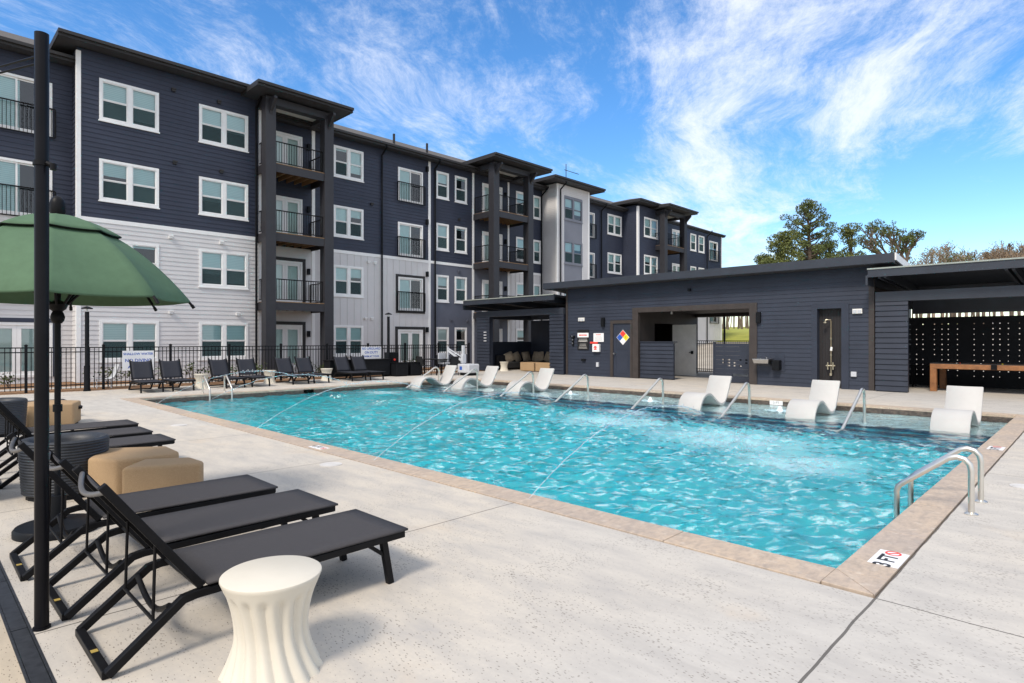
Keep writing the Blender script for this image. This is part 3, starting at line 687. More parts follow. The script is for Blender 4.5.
lap(W['navy'], lambda u, z, o: (u, 58.9+o, z), -43, X6, 0, ZT)
W['navy'].quad((-44, -12, 0), (XB, -12, 0), (XB, -12, ZT), (-44, -12, ZT))
W['navy'].quad((-44, -12, 0), (-44, 58.9, 0), (-44, 58.9, ZT), (-44, -12, ZT))
for k, m, nm in (('navy', 'navy_siding', 'upper_wall'), ('white', 'white_siding', 'lower_wall'), ('slate', 'slate_siding', 'slate_wall'), ('panel', 'grey_panel', 'bay_panel')): W[k].build(nm, m, apt)
trimb.build('wall_trim', 'white_trim', apt)
# dark core behind the claddings (floors and rooms)
core = MB(); core.box(-43.9, XB-.085, -11.9, 58.8, 0, ZT-.05); core.box(XB-.084, XF-.085, 4.8, 11.6, 0, 12.5); core.box(XB-.084, XBAY-.085, 32.0, 35.5, 0, 12.3); core.box(-28.38, X5-.085, 41.9, 45.2, 0, 12.3); core.box(-28.38, X6-.085, 45.21, 58.75, 0, ZT-.05)
core.build('room_interior', 'interior_dark', apt)
# roofs
def hip(x0, x1, y0, y1, z, pitch=.36, run=None, fas=.22, name='roof'):
    r = MB(); r.m = 0; hgt_ = pitch*min((x1-x0), (y1-y0))/2; d = min((x1-x0), (y1-y0))/2
    a = [(x0, y0, z), (x1, y0, z), (x1, y1, z), (x0, y1, z)]
    if (y1-y0) >= (x1-x0): t0 = ((x0+x1)/2, y0+d, z+hgt_); t1 = ((x0+x1)/2, y1-d, z+hgt_)
    else: t0 = (x0+d, (y0+y1)/2, z+hgt_); t1 = (x1-d, (y0+y1)/2, z+hgt_)
    if (y1-y0) >= (x1-x0): r.add(a+[t0, t1], [(0, 1, 4), (1, 2, 5, 4), (2, 3, 5), (3, 0, 4, 5)])
    else: r.add(a+[t0, t1], [(0, 1, 5, 4), (1, 2, 5), (2, 3, 4, 5), (3, 0, 4)])
    o = r.build(name, 'shingle', apt)
    f = MB()
    t = .03
    f.box(x0, x1, y0, y0+t, z-fas, z-.005); f.box(x0, x1, y1-t, y1, z-fas, z-.005); f.box(x0, x0+t, y0+t, y1-t, z-fas, z-.005); f.box(x1-t, x1, y0+t, y1-t, z-fas, z-.005)
    f.box(x1+.001, x1+.10, y0, y1, z-.12, z-.004)     # gutter
    f.build('fascia', 'dark_trim', o)
    s_ = MB(); s_.box(x0+t, x1-t, y0+t, y1-t, z-fas+.02, z-fas+.05); s_.build('soffit', 'soffit_dark', o)
    return o
hip(-44.6, -27.85, -13, 59.5, 12.32, .42)
hip(-36, -26.95, 4.05, 12.3, 12.85, .30)
hip(-36, -26.3, 41.2, 46.2, 12.85, .30)
hip(-35, -26.38, 30.9, 36.6, 12.72, .30)
# balcony towers
def tower(ya, yb, xc, floors=(1, 2, 3), wallx=XB):
    c = .47
    for y in (ya, yb-c):
        m = MB(); m.box(xc-c, xc, y, y+c, 0, 12.1)
        m.box(xc-c-.02, xc+.02, y-.02, y+c+.02, 0, .35); m.build('column', 'column_paint', apt, bevel=.01)
        br = MB()
        for sx in (0,):
            br.add([(xc+.001, y+.17, 12.3), (xc+.5, y+.17, 12.3), (xc+.5, y+.17, 12.2), (xc+.05, y+.17, 11.75), (xc+.001, y+.17, 11.6)]+[(xc+.001, y+.3, 12.3), (xc+.5, y+.3, 12.3), (xc+.5, y+.3, 12.2), (xc+.05, y+.3, 11.75), (xc+.001, y+.3, 11.6)],
                   [(0, 1, 2, 3, 4), (9, 8, 7, 6, 5)]+[(i, (i+1) % 5, 5+(i+1) % 5, 5+i) for i in range(5)])
        br.build('roof_bracket', 'column_paint', apt)
    m = MB(); m.box(xc-c+.03, xc-.03, ya+.03, yb-.03, 12.101, 12.42); m.box(wallx, xc-c, ya+.1, ya+.4, 12.101, 12.42); m.box(wallx, xc-c, yb-.4, yb-.1, 12.101, 12.42); m.build('tower_beam', 'column_paint', apt)
    m = MB(); m.box(wallx+.02, xc-.45, ya+.4, yb-.4, 12.3, 12.34); m.build('porch_ceiling', 'soffit_light', apt)
    for fl in floors:
        z = FLR[fl]-.03
        s_ = MB(); s_.box(xc-.1, xc-.04, ya+c, yb-c, z-.36, z); s_.box(wallx, xc-c, ya+.1, ya+.16, z-.36, z); s_.box(wallx, xc-c, yb-.16, yb-.1, z-.36, z)
        b_ = s_.build('balcony', 'column_paint', apt)
        d = MB(); d.box(wallx, xc-.03, ya+.17, yb-.17, z+.001, z+.035); d.build('deck_boards', 'joist_wood', b_)
        j = MB(); y = ya+.25
        while y < yb-.25: j.box(wallx, xc-.11, y, y+.04, z-.28, z-.001); y += .4
        j.build('joists', 'joist_wood', b_)
        railing(b_, [((xc-.22, ya+c, 0), (xc-.22, yb-c, 0)), ((wallx+.05, ya+.2, 0), (xc-c, ya+.2, 0)), ((wallx+.05, yb-.2, 0), (xc-c, yb-.2, 0))], z+.06, z+1.05)
tower(11.37, 14.66, XC); hip(-33, -25.78, 10.75, 15.33, 12.72, .28)
tower(25.28, 28.83, XC); hip(-33, -25.78, 24.75, 29.9, 12.72, .28)
tower(44.35, 48.1, -25.95, wallx=X6); hip(-33, -25.3, 43.9, 48.75, 12.72, .28)
# downspouts, lamps, vents
def spout(x, y, z0, z1, m='black_powder', out=.5):
    t = MB(); t.tube([(x+out, y, z1+.35), (x+out, y, z1+.2), (x, y, z1-.15), (x, y, z0)], .05, 6); t.build('downspout', m, apt)
spout(XB+.1, 18.62, .1, 11.9); spout(XB+.1, 22.3, .1, 11.9); spout(XF+.1, 11.4, .1, 12.3, 'black_powder'); spout(XB+.1, 31.75, .1, 11.9); spout(XBAY+.1, 32.2, .1, 12.2); spout(-28.2, 38.7, .1, 11.9); spout(X6+.1, 55.6, .1, 11.9)
def block(name, boxes, mat, **k):
    m = MB()
    for q in boxes: m.box(*q)
    return m.build(name, mat, apt, **k)
for y, zz in ((14.35, (1.9, 5.0, 8.1, 11.2)), (28.2, (5.0, 8.1, 11.2)), (21.72, (2.2, 5.45, 8.5, 11.6))):
    for z in zz: block('wall_lamp', [(XB+.01, XB+.16, y-.06, y+.06, z-.15, z+.15)], 'black_powder')
for X, y0, z, m in ((XF, 8.0, 11.95, 'dark_trim'), (XF, 8.05, 8.95, 'dark_trim'), (XF, 7.9, 5.85, 'white_trim'), (XF, 7.9, 2.75, 'white_trim'), (XF, 10.6, 2.75, 'white_trim'), (XF, 9.9, 5.85, 'white_trim'), (XF, 9.8, 11.95, 'dark_trim'), (XF, 9.9, 8.95, 'dark_trim'),
                    (XB, 18.0, 8.95, 'dark_trim'), (XB, 18.2, 5.8, 'white_trim'), (XB, 18.0, 2.75, 'white_trim'), (XB, 24.2, 9.0, 'dark_trim'), (XB, 24.2, 5.8, 'slate_siding'), (XB, 23.6, 2.8, 'slate_siding'), (XB, 24.9, 2.8, 'slate_siding'), (XB, 17.6, 2.75, 'white_trim'), (XB, 17.8, 5.8, 'white_trim')):
    block('wall_vent', [(X+.012, X+.10, y0-.07, y0+.07, z-.06, z+.06), (X+.10, X+.13, y0-.09, y0+.09, z+.02, z+.075)], m)
a = MB(); a.tube([(-30.4, 37, 13.2), (-30.4, 37, 15.5)], .03, 6); a.tube([(-30.4, 36.8, 15.0), (-30.4, 38.6, 15.0)], .025, 5); a.build('roof_antenna', 'dark_trim', apt)
for y in (20.2, 22.6): block('roof_vent_pipe', [(-29.6, -29.5, y, y+.1, 12.8, 13.6)], 'dark_trim')

# ================================================================== POOL HOUSE
YW = 21.6; PW = MYN(YW)
ph = thing('pool_house', (-11.5, 24, 0), 'long single storey navy pool house with a sloping roof and an open breezeway', 'building')
def part(mb, name, mat, par, **k): return mb.build(name, mat, par, **k)
m = MB()
DOOR = (-15.12, -14.25, 0, 2.3); OPN = (-14.0, -9.05, 0, 2.8); SHW = (-6.97, -6.05, 0, 2.7)
lap(m, PW, -17.68, -5.3, 0, 4.05, [DOOR, OPN, SHW], .145, .016)
part(m, 'siding_wall', 'pool_navy', ph)
for q in ((-17.68, -17.6, YW+.02, 27.0, 0, 3.5), (-5.36, -5.28, YW+.02, 27.0, 0, 3.5), (-17.59, -14.06, 26.9, 27.0, 0, 3.5), (-8.96, -5.37, 26.9, 27.0, 0, 3.5), (-9.07, -8.97, YW+.03, 26.89, 0, 3.5), (-14.05, -13.95, YW+.03, 23.0, 0, 3.5), (-14.05, -13.95, 24.62, 26.89, 0, 3.5), (-14.05, -13.95, 23.001, 24.619, 2.32, 3.5)):
    m = MB(); m.box(*q); part(m, 'inner_wall', 'dark_plank', ph)
m = MB(); m.box(-13.94, -9.08, YW+.05, 27.0, 2.83, 2.9); m.box(-13.94, -9.08, 26.6, 27.0, 2.68, 2.82); part(m, 'breezeway_ceiling', 'dark_plank', ph)
m = MB(); m.box(-18.62, -4.56, 21.02, 27.6, 0, .1)
m = MB()   # monopitch roof slab, high in front
def slope(x0, x1, y0, y1, za, zb, t): return [(x0, y0, za-t), (x1, y0, za-t), (x1, y1, zb-t), (x0, y1, zb-t)], [(x0, y0, za), (x1, y0, za), (x1, y1, zb), (x0, y1, zb)]
m.hull8(*slope(-18.62, -4.56, 21.07, 27.8, 4.225, 3.5, .12)); rf = part(m, 'roof', 'corrugated', ph)
m = MB(); m.box(-18.64, -4.54, 21.0, 21.065, 3.95, 4.23); part(m, 'fascia', 'roof_metal', rf)
for a, c in ((-4.555, -4.50), (-18.68, -18.625)): m = MB(); m.hull8(*slope(a, c, 21.07, 27.8, 4.235, 3.51, .22)); part(m, 'rake_board', 'white_trim', rf)
m = MB(); m.box(-18.6, -4.58, 21.07, 21.58, 3.93, 3.96); part(m, 'soffit', 'soffit_dark', rf)
for a, c, z in ((-17.72, -17.62, 4.0), (-5.36, -5.2, 3.55)): m = MB(); pbox(m, PW, a, c, 0, z, -.02, .043); part(m, 'corner_trim', 'brown_trim', ph)
m = MB(); u0, u1, z1 = OPN[0], OPN[1], OPN[3]
pbox(m, PW, u0-.14, u0+.14, 0, z1+.14, -.12, .05); pbox(m, PW, u1-.14, u1+.14, 0, z1+.14, -.12, .05); pbox(m, PW, u0+.141, u1-.141, z1-.06, z1+.14, -.12, .05); part(m, 'opening_frame', 'brown_trim', ph, bevel=.006)
m = MB(); u0, u1, z1 = DOOR[0], DOOR[1], DOOR[3]
pbox(m, PW, u0-.14, u0-.002, 0, z1+.14, -.08, .04); pbox(m, PW, u1+.002, u1+.09, 0, z1+.14, -.08, .04); pbox(m, PW, u0, u1, z1+.002, z1+.14, -.08, .04); part(m, 'door_frame', 'brown_trim', ph)
m = MB(); pbox(m, PW, u0, u1, .02, z1, -.06, -.01)
for a, c in ((.18, .95), (1.2, 2.1)): ring(m, PW, u0+.13, u1-.13, a, c, .03, -.011, -.002)
dd = part(m, 'door', 'pool_navy', ph)
m = MB(); m.tube([(-15.02, YW-.0, 1.02), (-15.02, YW-.07, 1.02)], .02, 10); m.tube([(-15.02, YW-.07, 1.02), (-15.02, YW-.12, 1.02)], .035, 12); part(m, 'door_knob', 'brushed_steel', dd, smooth=50)
# shower recess
m = MB(); u0, u1, z1 = SHW[0], SHW[1], SHW[3]
pbox(m, PW, u0-.10, u0+.08, 0, z1+.10, -.2, .04); pbox(m, PW, u1-.10, u1+.12, 0, z1+.10, -.2, .04); pbox(m, PW, u0+.081, u1-.101, z1-.06, z1+.10, -.2, .04); part(m, 'shower_surround', 'pool_navy', ph)
m = MB(); u = u0+.08
while u < u1-.11: pbox(m, PW, u, u+.085, 0, z1-.06, -.25, -.2); u += .09
part(m, 'shower_back', 'char_plank', ph)
# louvred boards helper
def louvres(m, P, u0, u1, z0, z1, step=.165, t=.03):
    z = z0
    while z < z1-.02:
        zt = min(z+step-.018, z1); m.hull8([P(u0, z, .0), P(u1, z, .0), P(u1, z, t+.015), P(u0, z, t+.015)], [P(u0, zt, .0), P(u1, zt, .0), P(u1, zt, t-.012), P(u0, zt, t-.012)]); z += step
m = MB(); louvres(m, MYN(21.72), -13.84, -12.3, .04, 1.5); m.box(-13.84, -12.3, 21.725, 21.8, 0, 1.46); cw = part(m, 'counter', 'slat_navy', ph)
m = MB(); m.box(-13.85, -12.27, 21.66, 21.95, 1.501, 1.54); part(m, 'counter_top', 'slat_navy', cw)
m = MB()   # right half-height screen with slots cut through it
ops = [(-10.3+.22*i+.0, -10.3+.22*i+.09, .62+.11*j, .62+.11*j+.05) for i in range(5) for j in range(3) if (i+j) % 4]+[(-9.9, -9.3, .26, .34)]
PS = MYN(21.78); 
for z in np.arange(.03, 1.46, .165):
    zt = min(z+.162, 1.46); cuts = sorted(set([z, zt]+[q for o_ in ops for q in o_[2:] if z < q < zt]))
    for a, c in zip(cuts, cuts[1:]):
        for p, q in free(-10.6, -9.2, a, c, ops): pbox(m, PS, p, q, a, c, 0, .03)
m.box(-10.66, -10.6, 21.74, 21.84, 0, 1.5); m.box(-10.66, -9.2, 21.74, 21.84, 1.501, 1.53); part(m, 'half_screen', 'slat_navy', ph)
m = MB(); m.box(-13.94, -12.80, 24.50, 24.55, .03, 2.28); gd = part(m, 'open_grey_door', 'grey_door', ph)
m = MB(); m.box(-13.02, -12.92, 24.45, 24.499, .98, 1.12); m.tube([(-12.97, 24.46, 1.05), (-13.1, 24.44, 1.05)], .015, 8); part(m, 'door_handle', 'black_metal', gd)
def wall_lamp(x, z):
    m = MB(); pbox(m, PW, x-.075, x+.075, z-.19, z+.19, .02, .13); pbox(m, PW, x-.05, x+.05, z-.12, z+.12, .01, .021); part(m, 'wall_lamp', 'black_powder', ph, bevel=.008)
wall_lamp(-15.62, 2.38); wall_lamp(-8.84, 2.4)
for x0, x1, nm in ((-16.99, -16.65, 0), (-5.82, -5.54, 1)):
    m = MB(); pbox(m, PW, x0, x1, 2.44, 2.60, .01, .07); e = part(m, 'emergency_light', 'lamp_white', ph, bevel=.01)
    m = MB()
    for f_ in (.27, .73): pbox(m, PW, x0+(x1-x0)*f_-.05, x0+(x1-x0)*f_+.05, 2.46, 2.56, .071, .09)
    part(m, 'lamp_head', 'lift_grey', e)
def wbox(x0, x1, z0, z1, o1, name, mat): 
    m = MB(); pbox(m, PW, x0, x1, z0, z1, .01, o1); return part(m, name, mat, ph, bevel=.01)
wbox(-5.86, -5.70, .42, .58, .09, 'outlet_cover', 'lift_grey'); wbox(-15.98, -15.86, .42, .62, .09, 'outlet_cover', 'lift_grey'); wbox(-16.8, -16.6, .66, .76, .1, 'hose_bib', 'black_powder'); wbox(-11.58, -11.48, 3.5, 3.6, .12, 'camera_dome', 'black_powder')
m = MB()
for x in (-12.9,): m.cyl((x, 22.6), .06, 2.68, 2.82, 12); 
part(m, 'ceiling_lamp', 'brushed_steel', ph)

# --- fixtures on the pool house
def sign(name, P, x0, x1, z0, z1, o, mat, label, cat='sign', par=None, group=None):
    m = MB(); pbox(m, P, x0, x1, z0, z1, o, o+.012); s_ = m.build(name, mat); return tag(s_, label, cat, group)
def rows(s_, P, x0, x1, zs, h, o, mat, seed=0, name='print_line', frac=(.55, 1)):
    rr = random.Random(seed)
    m = MB()
    for z in zs:
        x = x0; xe = x0+(x1-x0)*rr.uniform(*frac); off = (x1-x0-(xe-x0))/2
        while x < xe-.015:
            wd = rr.uniform(.02, .06); pbox(m, P, x+off, min(x+wd, xe)+off, z, z+h, o, o+.002); x += wd+.012
    return m.build(name, mat, s_)
s1 = sign('notice_board', PW, -17.05, -16.42, 1.16, 2.06, .03, 'sign_black', 'tall black notice board with a white strip on the navy wall left of the door')
m = MB(); pbox(m, PW, -17.04, -16.42, 1.72, 1.92, .043, .047); st = m.build('white_strip', 'sign_white', s1); rows(st, PW, -16.98, -16.48, (1.79,), .055, .0475, 'sign_red', 1, frac=(.9, 1))
m = MB(); pbox(m, PW, -16.95, -16.5, 1.58, 1.605, .043, .046); m.build('divider', 'text_grey', s1)
rows(s1, PW, -16.97, -16.5, (1.63, 1.52, 1.40, 1.34, 1.27, 1.22), .028, .043, 'text_grey', 2)
m = MB(); pbox(m, PW, -17.0, -16.47, 1.545, 1.56, .043, .046); m.build('rule', 'lamp_white', s1)
s2 = sign('rules_sign', PW, -16.15, -15.6, 1.52, 1.90, .03, 'sign_white', 'square white rules sign with faint red print right of the black notice board')
rows(s2, PW, -16.08, -15.67, (1.82,), .03, .043, 'sign_red', 3); rows(s2, PW, -16.08, -15.67, (1.76, 1.71, 1.66, 1.61, 1.57), .012, .043, 'text_grey', 4)
ep = thing('emergency_phone', (-15.96, YW-.06, 1.07), 'white emergency phone box with red emblem and orange plate under the rules sign', 'phone')
m = MB(); pbox(m, PW, -16.14, -15.78, 1.08, 1.42, .02, .15); part(m, 'phone_box', 'sign_white', ep, bevel=.012)
m = MB(); pbox(m, PW, -16.04, -15.90, 1.17, 1.21, .151, .155); pbox(m, PW, -16.06, -15.88, 1.24, 1.28, .151, .155); pbox(m, PW, -16.03, -15.91, 1.30, 1.34, .151, .155); pbox(m, PW, -15.99, -15.95, 1.211, 1.30, .151, .154); part(m, 'emblem', 'sign_red', ep)
m = MB(); pbox(m, PW, -16.32, -15.92, 1.44, 1.52, .02, .06); part(m, 'orange_plate', 'sign_red', ep)
lk = thing('key_switch_panel', (-17.28, YW-.05, 1.3), 'small black switch panel with three keys left of the notice board', 'switch')
m = MB(); pbox(m, PW, -17.42, -17.2, 1.72, 1.8, .02, .10); pbox(m, PW, -17.36, -17.26, 1.34, 1.72, .02, .06); part(m, 'panel', 'black_powder', lk)
for z in (1.42, 1.58, 1.74): m = MB(); pbox(m, PW, -17.345, -17.275, z, z+.06, .061 if z < 1.7 else .101, .08 if z < 1.7 else .108); part(m, 'key', 'brushed_steel', lk)
# hazard diamond on the door
hz = thing('hazard_sign', (-14.63, YW-.002, 1.42), 'diamond hazard sign in red blue yellow and white on the navy door', 'sign')
cx, cz, q = -14.63, 1.71, .155
def dia(cx, cz, q, mat, nm, o=.012): 
    m = MB(); m.add([PW(cx-q, cz, o), PW(cx, cz-q, o), PW(cx+q, cz, o), PW(cx, cz+q, o), PW(cx-q, cz, o-.006), PW(cx, cz-q, o-.006), PW(cx+q, cz, o-.006), PW(cx, cz+q, o-.006)], [(0, 1, 2, 3), (7, 6, 5, 4)]+[(i, 4+i, 4+(i+1) % 4, (i+1) % 4) for i in range(4)]); return part(m, nm, mat, hz)
dia(cx, cz, .325, 'sign_white', 'backing', .006)
dia(cx, cz+q, q-.006, 'sign_red', 'red_quarter'); dia(cx-q, cz, q-.006, 'sign_blue', 'blue_quarter'); dia(cx+q, cz, q-.006, 'sign_yellow', 'yellow_quarter'); dia(cx, cz-q, q-.006, 'sign_white', 'white_quarter')
text_mesh('digit', '1', .16, 'text_black', hz, frame4(PW(cx+q, cz, .014), (1, 0, 0), (0, 0, 1)))
# shower
sh = thing('outdoor_shower', (-6.52, YW+.15, .35), 'tall pipe outdoor shower in the dark plank recess', 'shower')
m = MB(); m.tube([(-6.5, YW+.1, .45), (-6.5, YW+.1, 2.22), (-6.5, YW+.04, 2.27)], .02, 8); m.tube([(-6.5, YW+.04, 2.27), (-6.62, YW-.05, 2.27), (-6.64, YW-.05, 2.2)], .016, 8); part(m, 'riser_pipe', 'brass', sh, smooth=50)
m = MB(); m.cyl((-6.64, YW-.05), .06, 2.16, 2.2, 14); part(m, 'shower_head', 'brass', sh)
m = MB(); m.tube([(-6.64, YW+.06, .75), (-6.36, YW+.06, .75)], .028, 10); m.tube([(-6.58, YW+.03, .62), (-6.58, YW+.03, .86)], .022, 8); m.tube([(-6.42, YW+.03, .62), (-6.42, YW+.03, .86)], .022, 8); m.cyl((-6.5, YW+.08), .05, .42, .5, 12); part(m, 'valve', 'brass', sh, smooth=50)
m = MB(); m.tube([(-6.47, YW+.05, 1.36), (-6.47, YW+.0, 1.24)], .035, 10); part(m, 'hand_spray', 'lamp_white', sh, smooth=50)
m = MB(); m.cyl((-6.5, YW+.1), .03, 1.62, 1.68, 10); m.cyl((-6.5, YW+.1), .03, 1.08, 1.14, 10); part(m, 'bracket', 'brass', sh)
# drinking fountain
df = thing('drinking_fountain', (-8.6, YW-.2, .65), 'wall mounted steel drinking fountain on the navy wall right of the breezeway', 'fountain')
m = MB(); m.hull8([(-8.86, YW-.44, .78), (-8.36, YW-.44, .78), (-8.36, YW-.03, .68), (-8.86, YW-.03, .68)], [(-8.9, YW-.5, .94), (-8.32, YW-.5, .94), (-8.32, YW-.03, .96), (-8.9, YW-.03, .96)]); part(m, 'basin', 'brushed_steel', df, bevel=.02)
m = MB(); m.box(-8.3, -8.05, YW-.28, YW-.02, .55, .9); part(m, 'cooler_box', 'black_powder', df, bevel=.02)
m = MB(); pbox(m, PW, -8.95, -7.95, .5, 1.1, .018, .028); part(m, 'backplate', 'pool_navy', df)
m = MB(); m.tube([(-8.5, YW-.2, .95), (-8.5, YW-.2, 1.0), (-8.53, YW-.26, 1.01)], .012, 8); part(m, 'spout', 'brushed_steel', df)

# ================================================================== PAVILIONS
def pavilion(name, x0, x1, fx, label, rx0, rx1, zt, rafters, back_z, side_left=True):
    t = thing(name, ((x0+x1)/2, 23.5, 0), label, 'pavilion')
    yf = 21.45; P = MYN(yf); yb = 25.6
    for a, c in fx:
        m = MB(); louvres(m, P, a, c, .03, 2.78); m.box(a+.03, c-.03, yf, yf+.25, 0, 2.79); part(m, 'slat_pier', 'slat_navy', t)
    m = MB(); m.box(x0, x1, yf-.04, yf+.24, 2.791, 3.09); m.box(x0, x0+.2, yf+.241, yb, 2.72, 3.0); m.box(x1-.2, x1, yf+.241, yb, 2.72, 3.0); m.box(x0+.21, x1-.21, yb-.2, yb, back_z, zt-.292); part(m, 'header_beam', 'roof_metal', t)
    m = MB(); m.hull8(*slope(rx0, rx1, 20.93, 26.4, zt, zt-.28, .05)); rf = part(m, 'roof', 'roof_metal', t)
    m = MB(); m.box(rx0-.01, rx1, 20.85, 20.925, zt-.26, zt+.005); m.box(rx0-.07, rx0-.012, 20.85, 26.4, zt-.5, zt-.2); part(m, 'fascia', 'roof_metal', rf)
    m = MB(); m.box(rx0-.02, rx1, 20.82, 20.849, zt-.03, zt+.012); part(m, 'drip_edge', 'corrugated', rf)
    for x in rafters:
        m = MB(); m.hull8(*slope(x, x+.07, 20.93, 26.3, zt-.06, zt-.34, .24)); m.hull8(*slope(x+.15, x+.22, 20.93, 26.3, zt-.06, zt-.34, .24)); part(m, 'rafter', 'roof_metal', rf)
    return t, yb
lp, yb = pavilion('lounge_pavilion', -23.7, -17.75, [(-23.7, -22.7), (-18.6, -17.75)], 'open navy lounge pavilion with a flat roof at the far corner of the pool', -24.1, -17.85, 3.68, (-23.9, -21.3, -18.6), 2.75)
for q in ((-23.66, -23.56, 21.72, yb, 0, 1.5), (-23.55, -17.8, yb-.1, yb, 0, 2.7), (-17.9, -17.76, 21.72, yb-.11, 0, 2.7)): m = MB(); m.box(*q); part(m, 'inner_wall', 'slat_navy', lp)
for i, z in enumerate((1.98, 1.83, 1.68, 1.53)):
    m = MB(); m.box(-23.1, -22.9, 21.385, 21.40, z, z+.05); part(m, 'number_plate', 'lift_grey', lp)
gp, yb = pavilion('game_pavilion', -5.14, 6.4, [(-5.14, -4.27), (5.5, 6.4)], 'navy game pavilion with corrugated roof and perforated back wall right of the pool house', -5.2, 7.5, 3.78, (-4.95, -1.95, .9, 3.6, 6.1), 2.53)
m = MB()
holes = []; rr = random.Random(3)
cols = [-5.0+.0, ]
colx = [-5.05, -4.85, -4.66, -4.32, -4.1, -3.92, -3.66, -3.2, -2.95, -2.7, -2.52, -2.3, -2.02, -1.8, -1.62, -1.35, -1.1, -.7, -.4, 0, .4, .9, 1.5, 2.1, 2.7]
ex = []
for cxx in colx:
    for k in range(11):
        if rr.random() < .9: hw = rr.uniform(.022, .036); holes.append((cxx, cxx+hw, .36+k*.178, .36+hw+k*.178))
zs = sorted(set([0, 2.40]+[z for h in holes for z in h[2:]]))
for a, c in zip(zs, zs[1:]):
    for p, q in free(-5.5, 6.3, a, c, holes): m.box(p, q, yb-.03, yb, a, c)
part(m, 'perforated_wall', 'interior_dark', gp)
for a in (-5.13, 6.2): m = MB(); m.box(a, a+.08, 21.72, yb-.04, 0, 2.7); part(m, 'inner_wall', 'slat_navy', gp)
m = MB(); m.box(-5.0, -4.94, 21.75, yb-.05, 2.7, 2.72); part(m, 'light_track', 'black_metal', gp)

# ================================================================== FAR BACKGROUND
wb = thing('white_building', (-38, 64, 1.2), 'distant white apartment building seen through the breezeway', 'building')
m = MB(); m.box(-45, -32.3, 60, 68, 0, 7.4); part(m, 'wall', 'white_far', wb)
m = MB(); m.box(-45.4, -32.0, 59.6, 68.4, 7.4, 7.65); part(m, 'roof', 'dark_trim', wb)
PF = MX(-32.3)
for y in (60.8, 63.2, 65.8):
    for z in (1.9, 4.6):
        m = MB(); pbox(m, PF, y, y+1.2, z, z+1.5, .0, .06); wn = part(m, 'window', 'dark_trim', wb)
        m = MB(); pbox(m, PF, y+.12, y+1.08, z+.12, z+1.38, .061, .07); part(m, 'pane', 'glass', wn)
m = MB(); m.tube([PF(62.5, .3, .12), PF(62.5, 7.4, .12)], .08, 6); part(m, 'downspout', 'dark_trim', wb)

# ================================================================== FENCES, LAMPS, SIGNS
XFN = -23.3
fn = thing('pool_fence', (XFN, 8, 0), 'black metal picket fence between the pool deck and the apartment building', 'fence')
def picket_panel(par, a, c, z0, z1, sp=.125, mat='black_powder'):
    a = Vector(a); c = Vector(c); n = max(2, round((c-a).length/sp)); m = MB(); zv = Vector((0, 0, 1))
    for z in (z0+.12, z1-.16, z1-.02): m.tube([a+zv*z, c+zv*z], .017, square=True)
    for i in range(1, n): p = a.lerp(c, i/n); m.tube([p+zv*z0, p+zv*(z1-.03)], .0095, square=True, caps=False)
    return m.build('picket_panel', mat, par)
def post(par, x, y, z, mat='black_powder', r=.035):
    m = MB(); m.tube([(x, y, -.05), (x, y, z)], r, square=True); m.tube([(x, y, z), (x, y, z+.02), (x, y, z+.05)], [r+.008, r+.008, .008], square=True); return m.build('post', mat, par)
ys = [2.72+1.98*i for i in range(-5, 10)]
for i, y in enumerate(ys):
    post(fn, XFN, y, 1.42)
    if i < len(ys)-1: picket_panel(fn, (XFN, y, 0), (XFN, ys[i+1], 0), .06, 1.38)
gt = thing('rear_gate', (-12, 27.7, 0), 'black picket gate with tall posts behind the breezeway', 'gate')
for i, x in enumerate((-16.2, -14.6, -13.0, -11.4, -9.8, -8.2)):
    post(gt, x, 27.7, 2.9 if 1 <= i <= 4 else 1.5)
    if i < 5: picket_panel(gt, (x, 27.7, 0), (x+1.6, 27.7, 0), .06, 1.58, .11)
m = MB(); m.box(-12.2, -11.5, 27.6, 27.66, .4, 1.35); m.build('gate_latch_plate', 'black_powder', gt)
def path_lamp(x, y, h, label):
    t = thing('path_lamp', (x, y, 0), label, 'lamp post', 'black path lamps along the fence')
    m = MB(); m.cyl((x, y), .06, 0, h-.02, 12); m.cyl((x, y), .10, 0, .06, 12); m.cyl((x, y), .085, .06, .8, 12); m.build('pole', 'black_powder', t, smooth=40)
    m = MB(); m.cyl((x, y), .03, h-.02, h+.09, 10); m.build('lamp_neck', 'lamp_white', t)
    m = MB(); m.lathe([(.16, h+.07), (.15, h+.1), (.04, h+.15), (.01, h+.16)], (x, y, 0), 18); m.build('lamp_cap', 'black_powder', t, smooth=40)
path_lamp(-22.72, 4.15, 2.5, 'slim black path lamp left of the two nearest back fence loungers'); path_lamp(-22.75, 15.3, 2.66, 'slim black path lamp beside the blue lifeguard sign')
PFN = MX(XFN+.045)
def fence_sign(y0, y1, z0, z1, lines, label):
    m = MB(); pbox(m, PFN, y0, y1, z0, z1, 0, .012); o = m.build('fence_sign', 'sign_white'); tag(o, label, 'sign', 'blue and white signs on the pool fence')
    n = len(lines); h = (z1-z0)/n
    for i, (tx, sz) in enumerate(lines):
        zc = z1-h*(i+.5); text_mesh('lettering', tx, sz, 'sign_blue', o, frame4(PFN((y0+y1)/2, zc, .0125), (0, 1, 0), (0, 0, 1)), .001, bold=.003)
    return o
fence_sign(5.22, 6.15, .58, 1.24, [('SHALLOW WATER', .105), ('NO DIVING', .15), ('ALLOWED', .13)], 'white sign with blue lettering on the fence behind the leftmost back lounger')
fence_sign(14.22, 15.25, .62, 1.30, [('NO LIFEGUARD', .135), ('ON DUTY', .15), ('SWIM AT YOUR', .11), ('OWN RISK', .13)], 'white lifeguard sign with blue lettering on the fence by the black boxes')

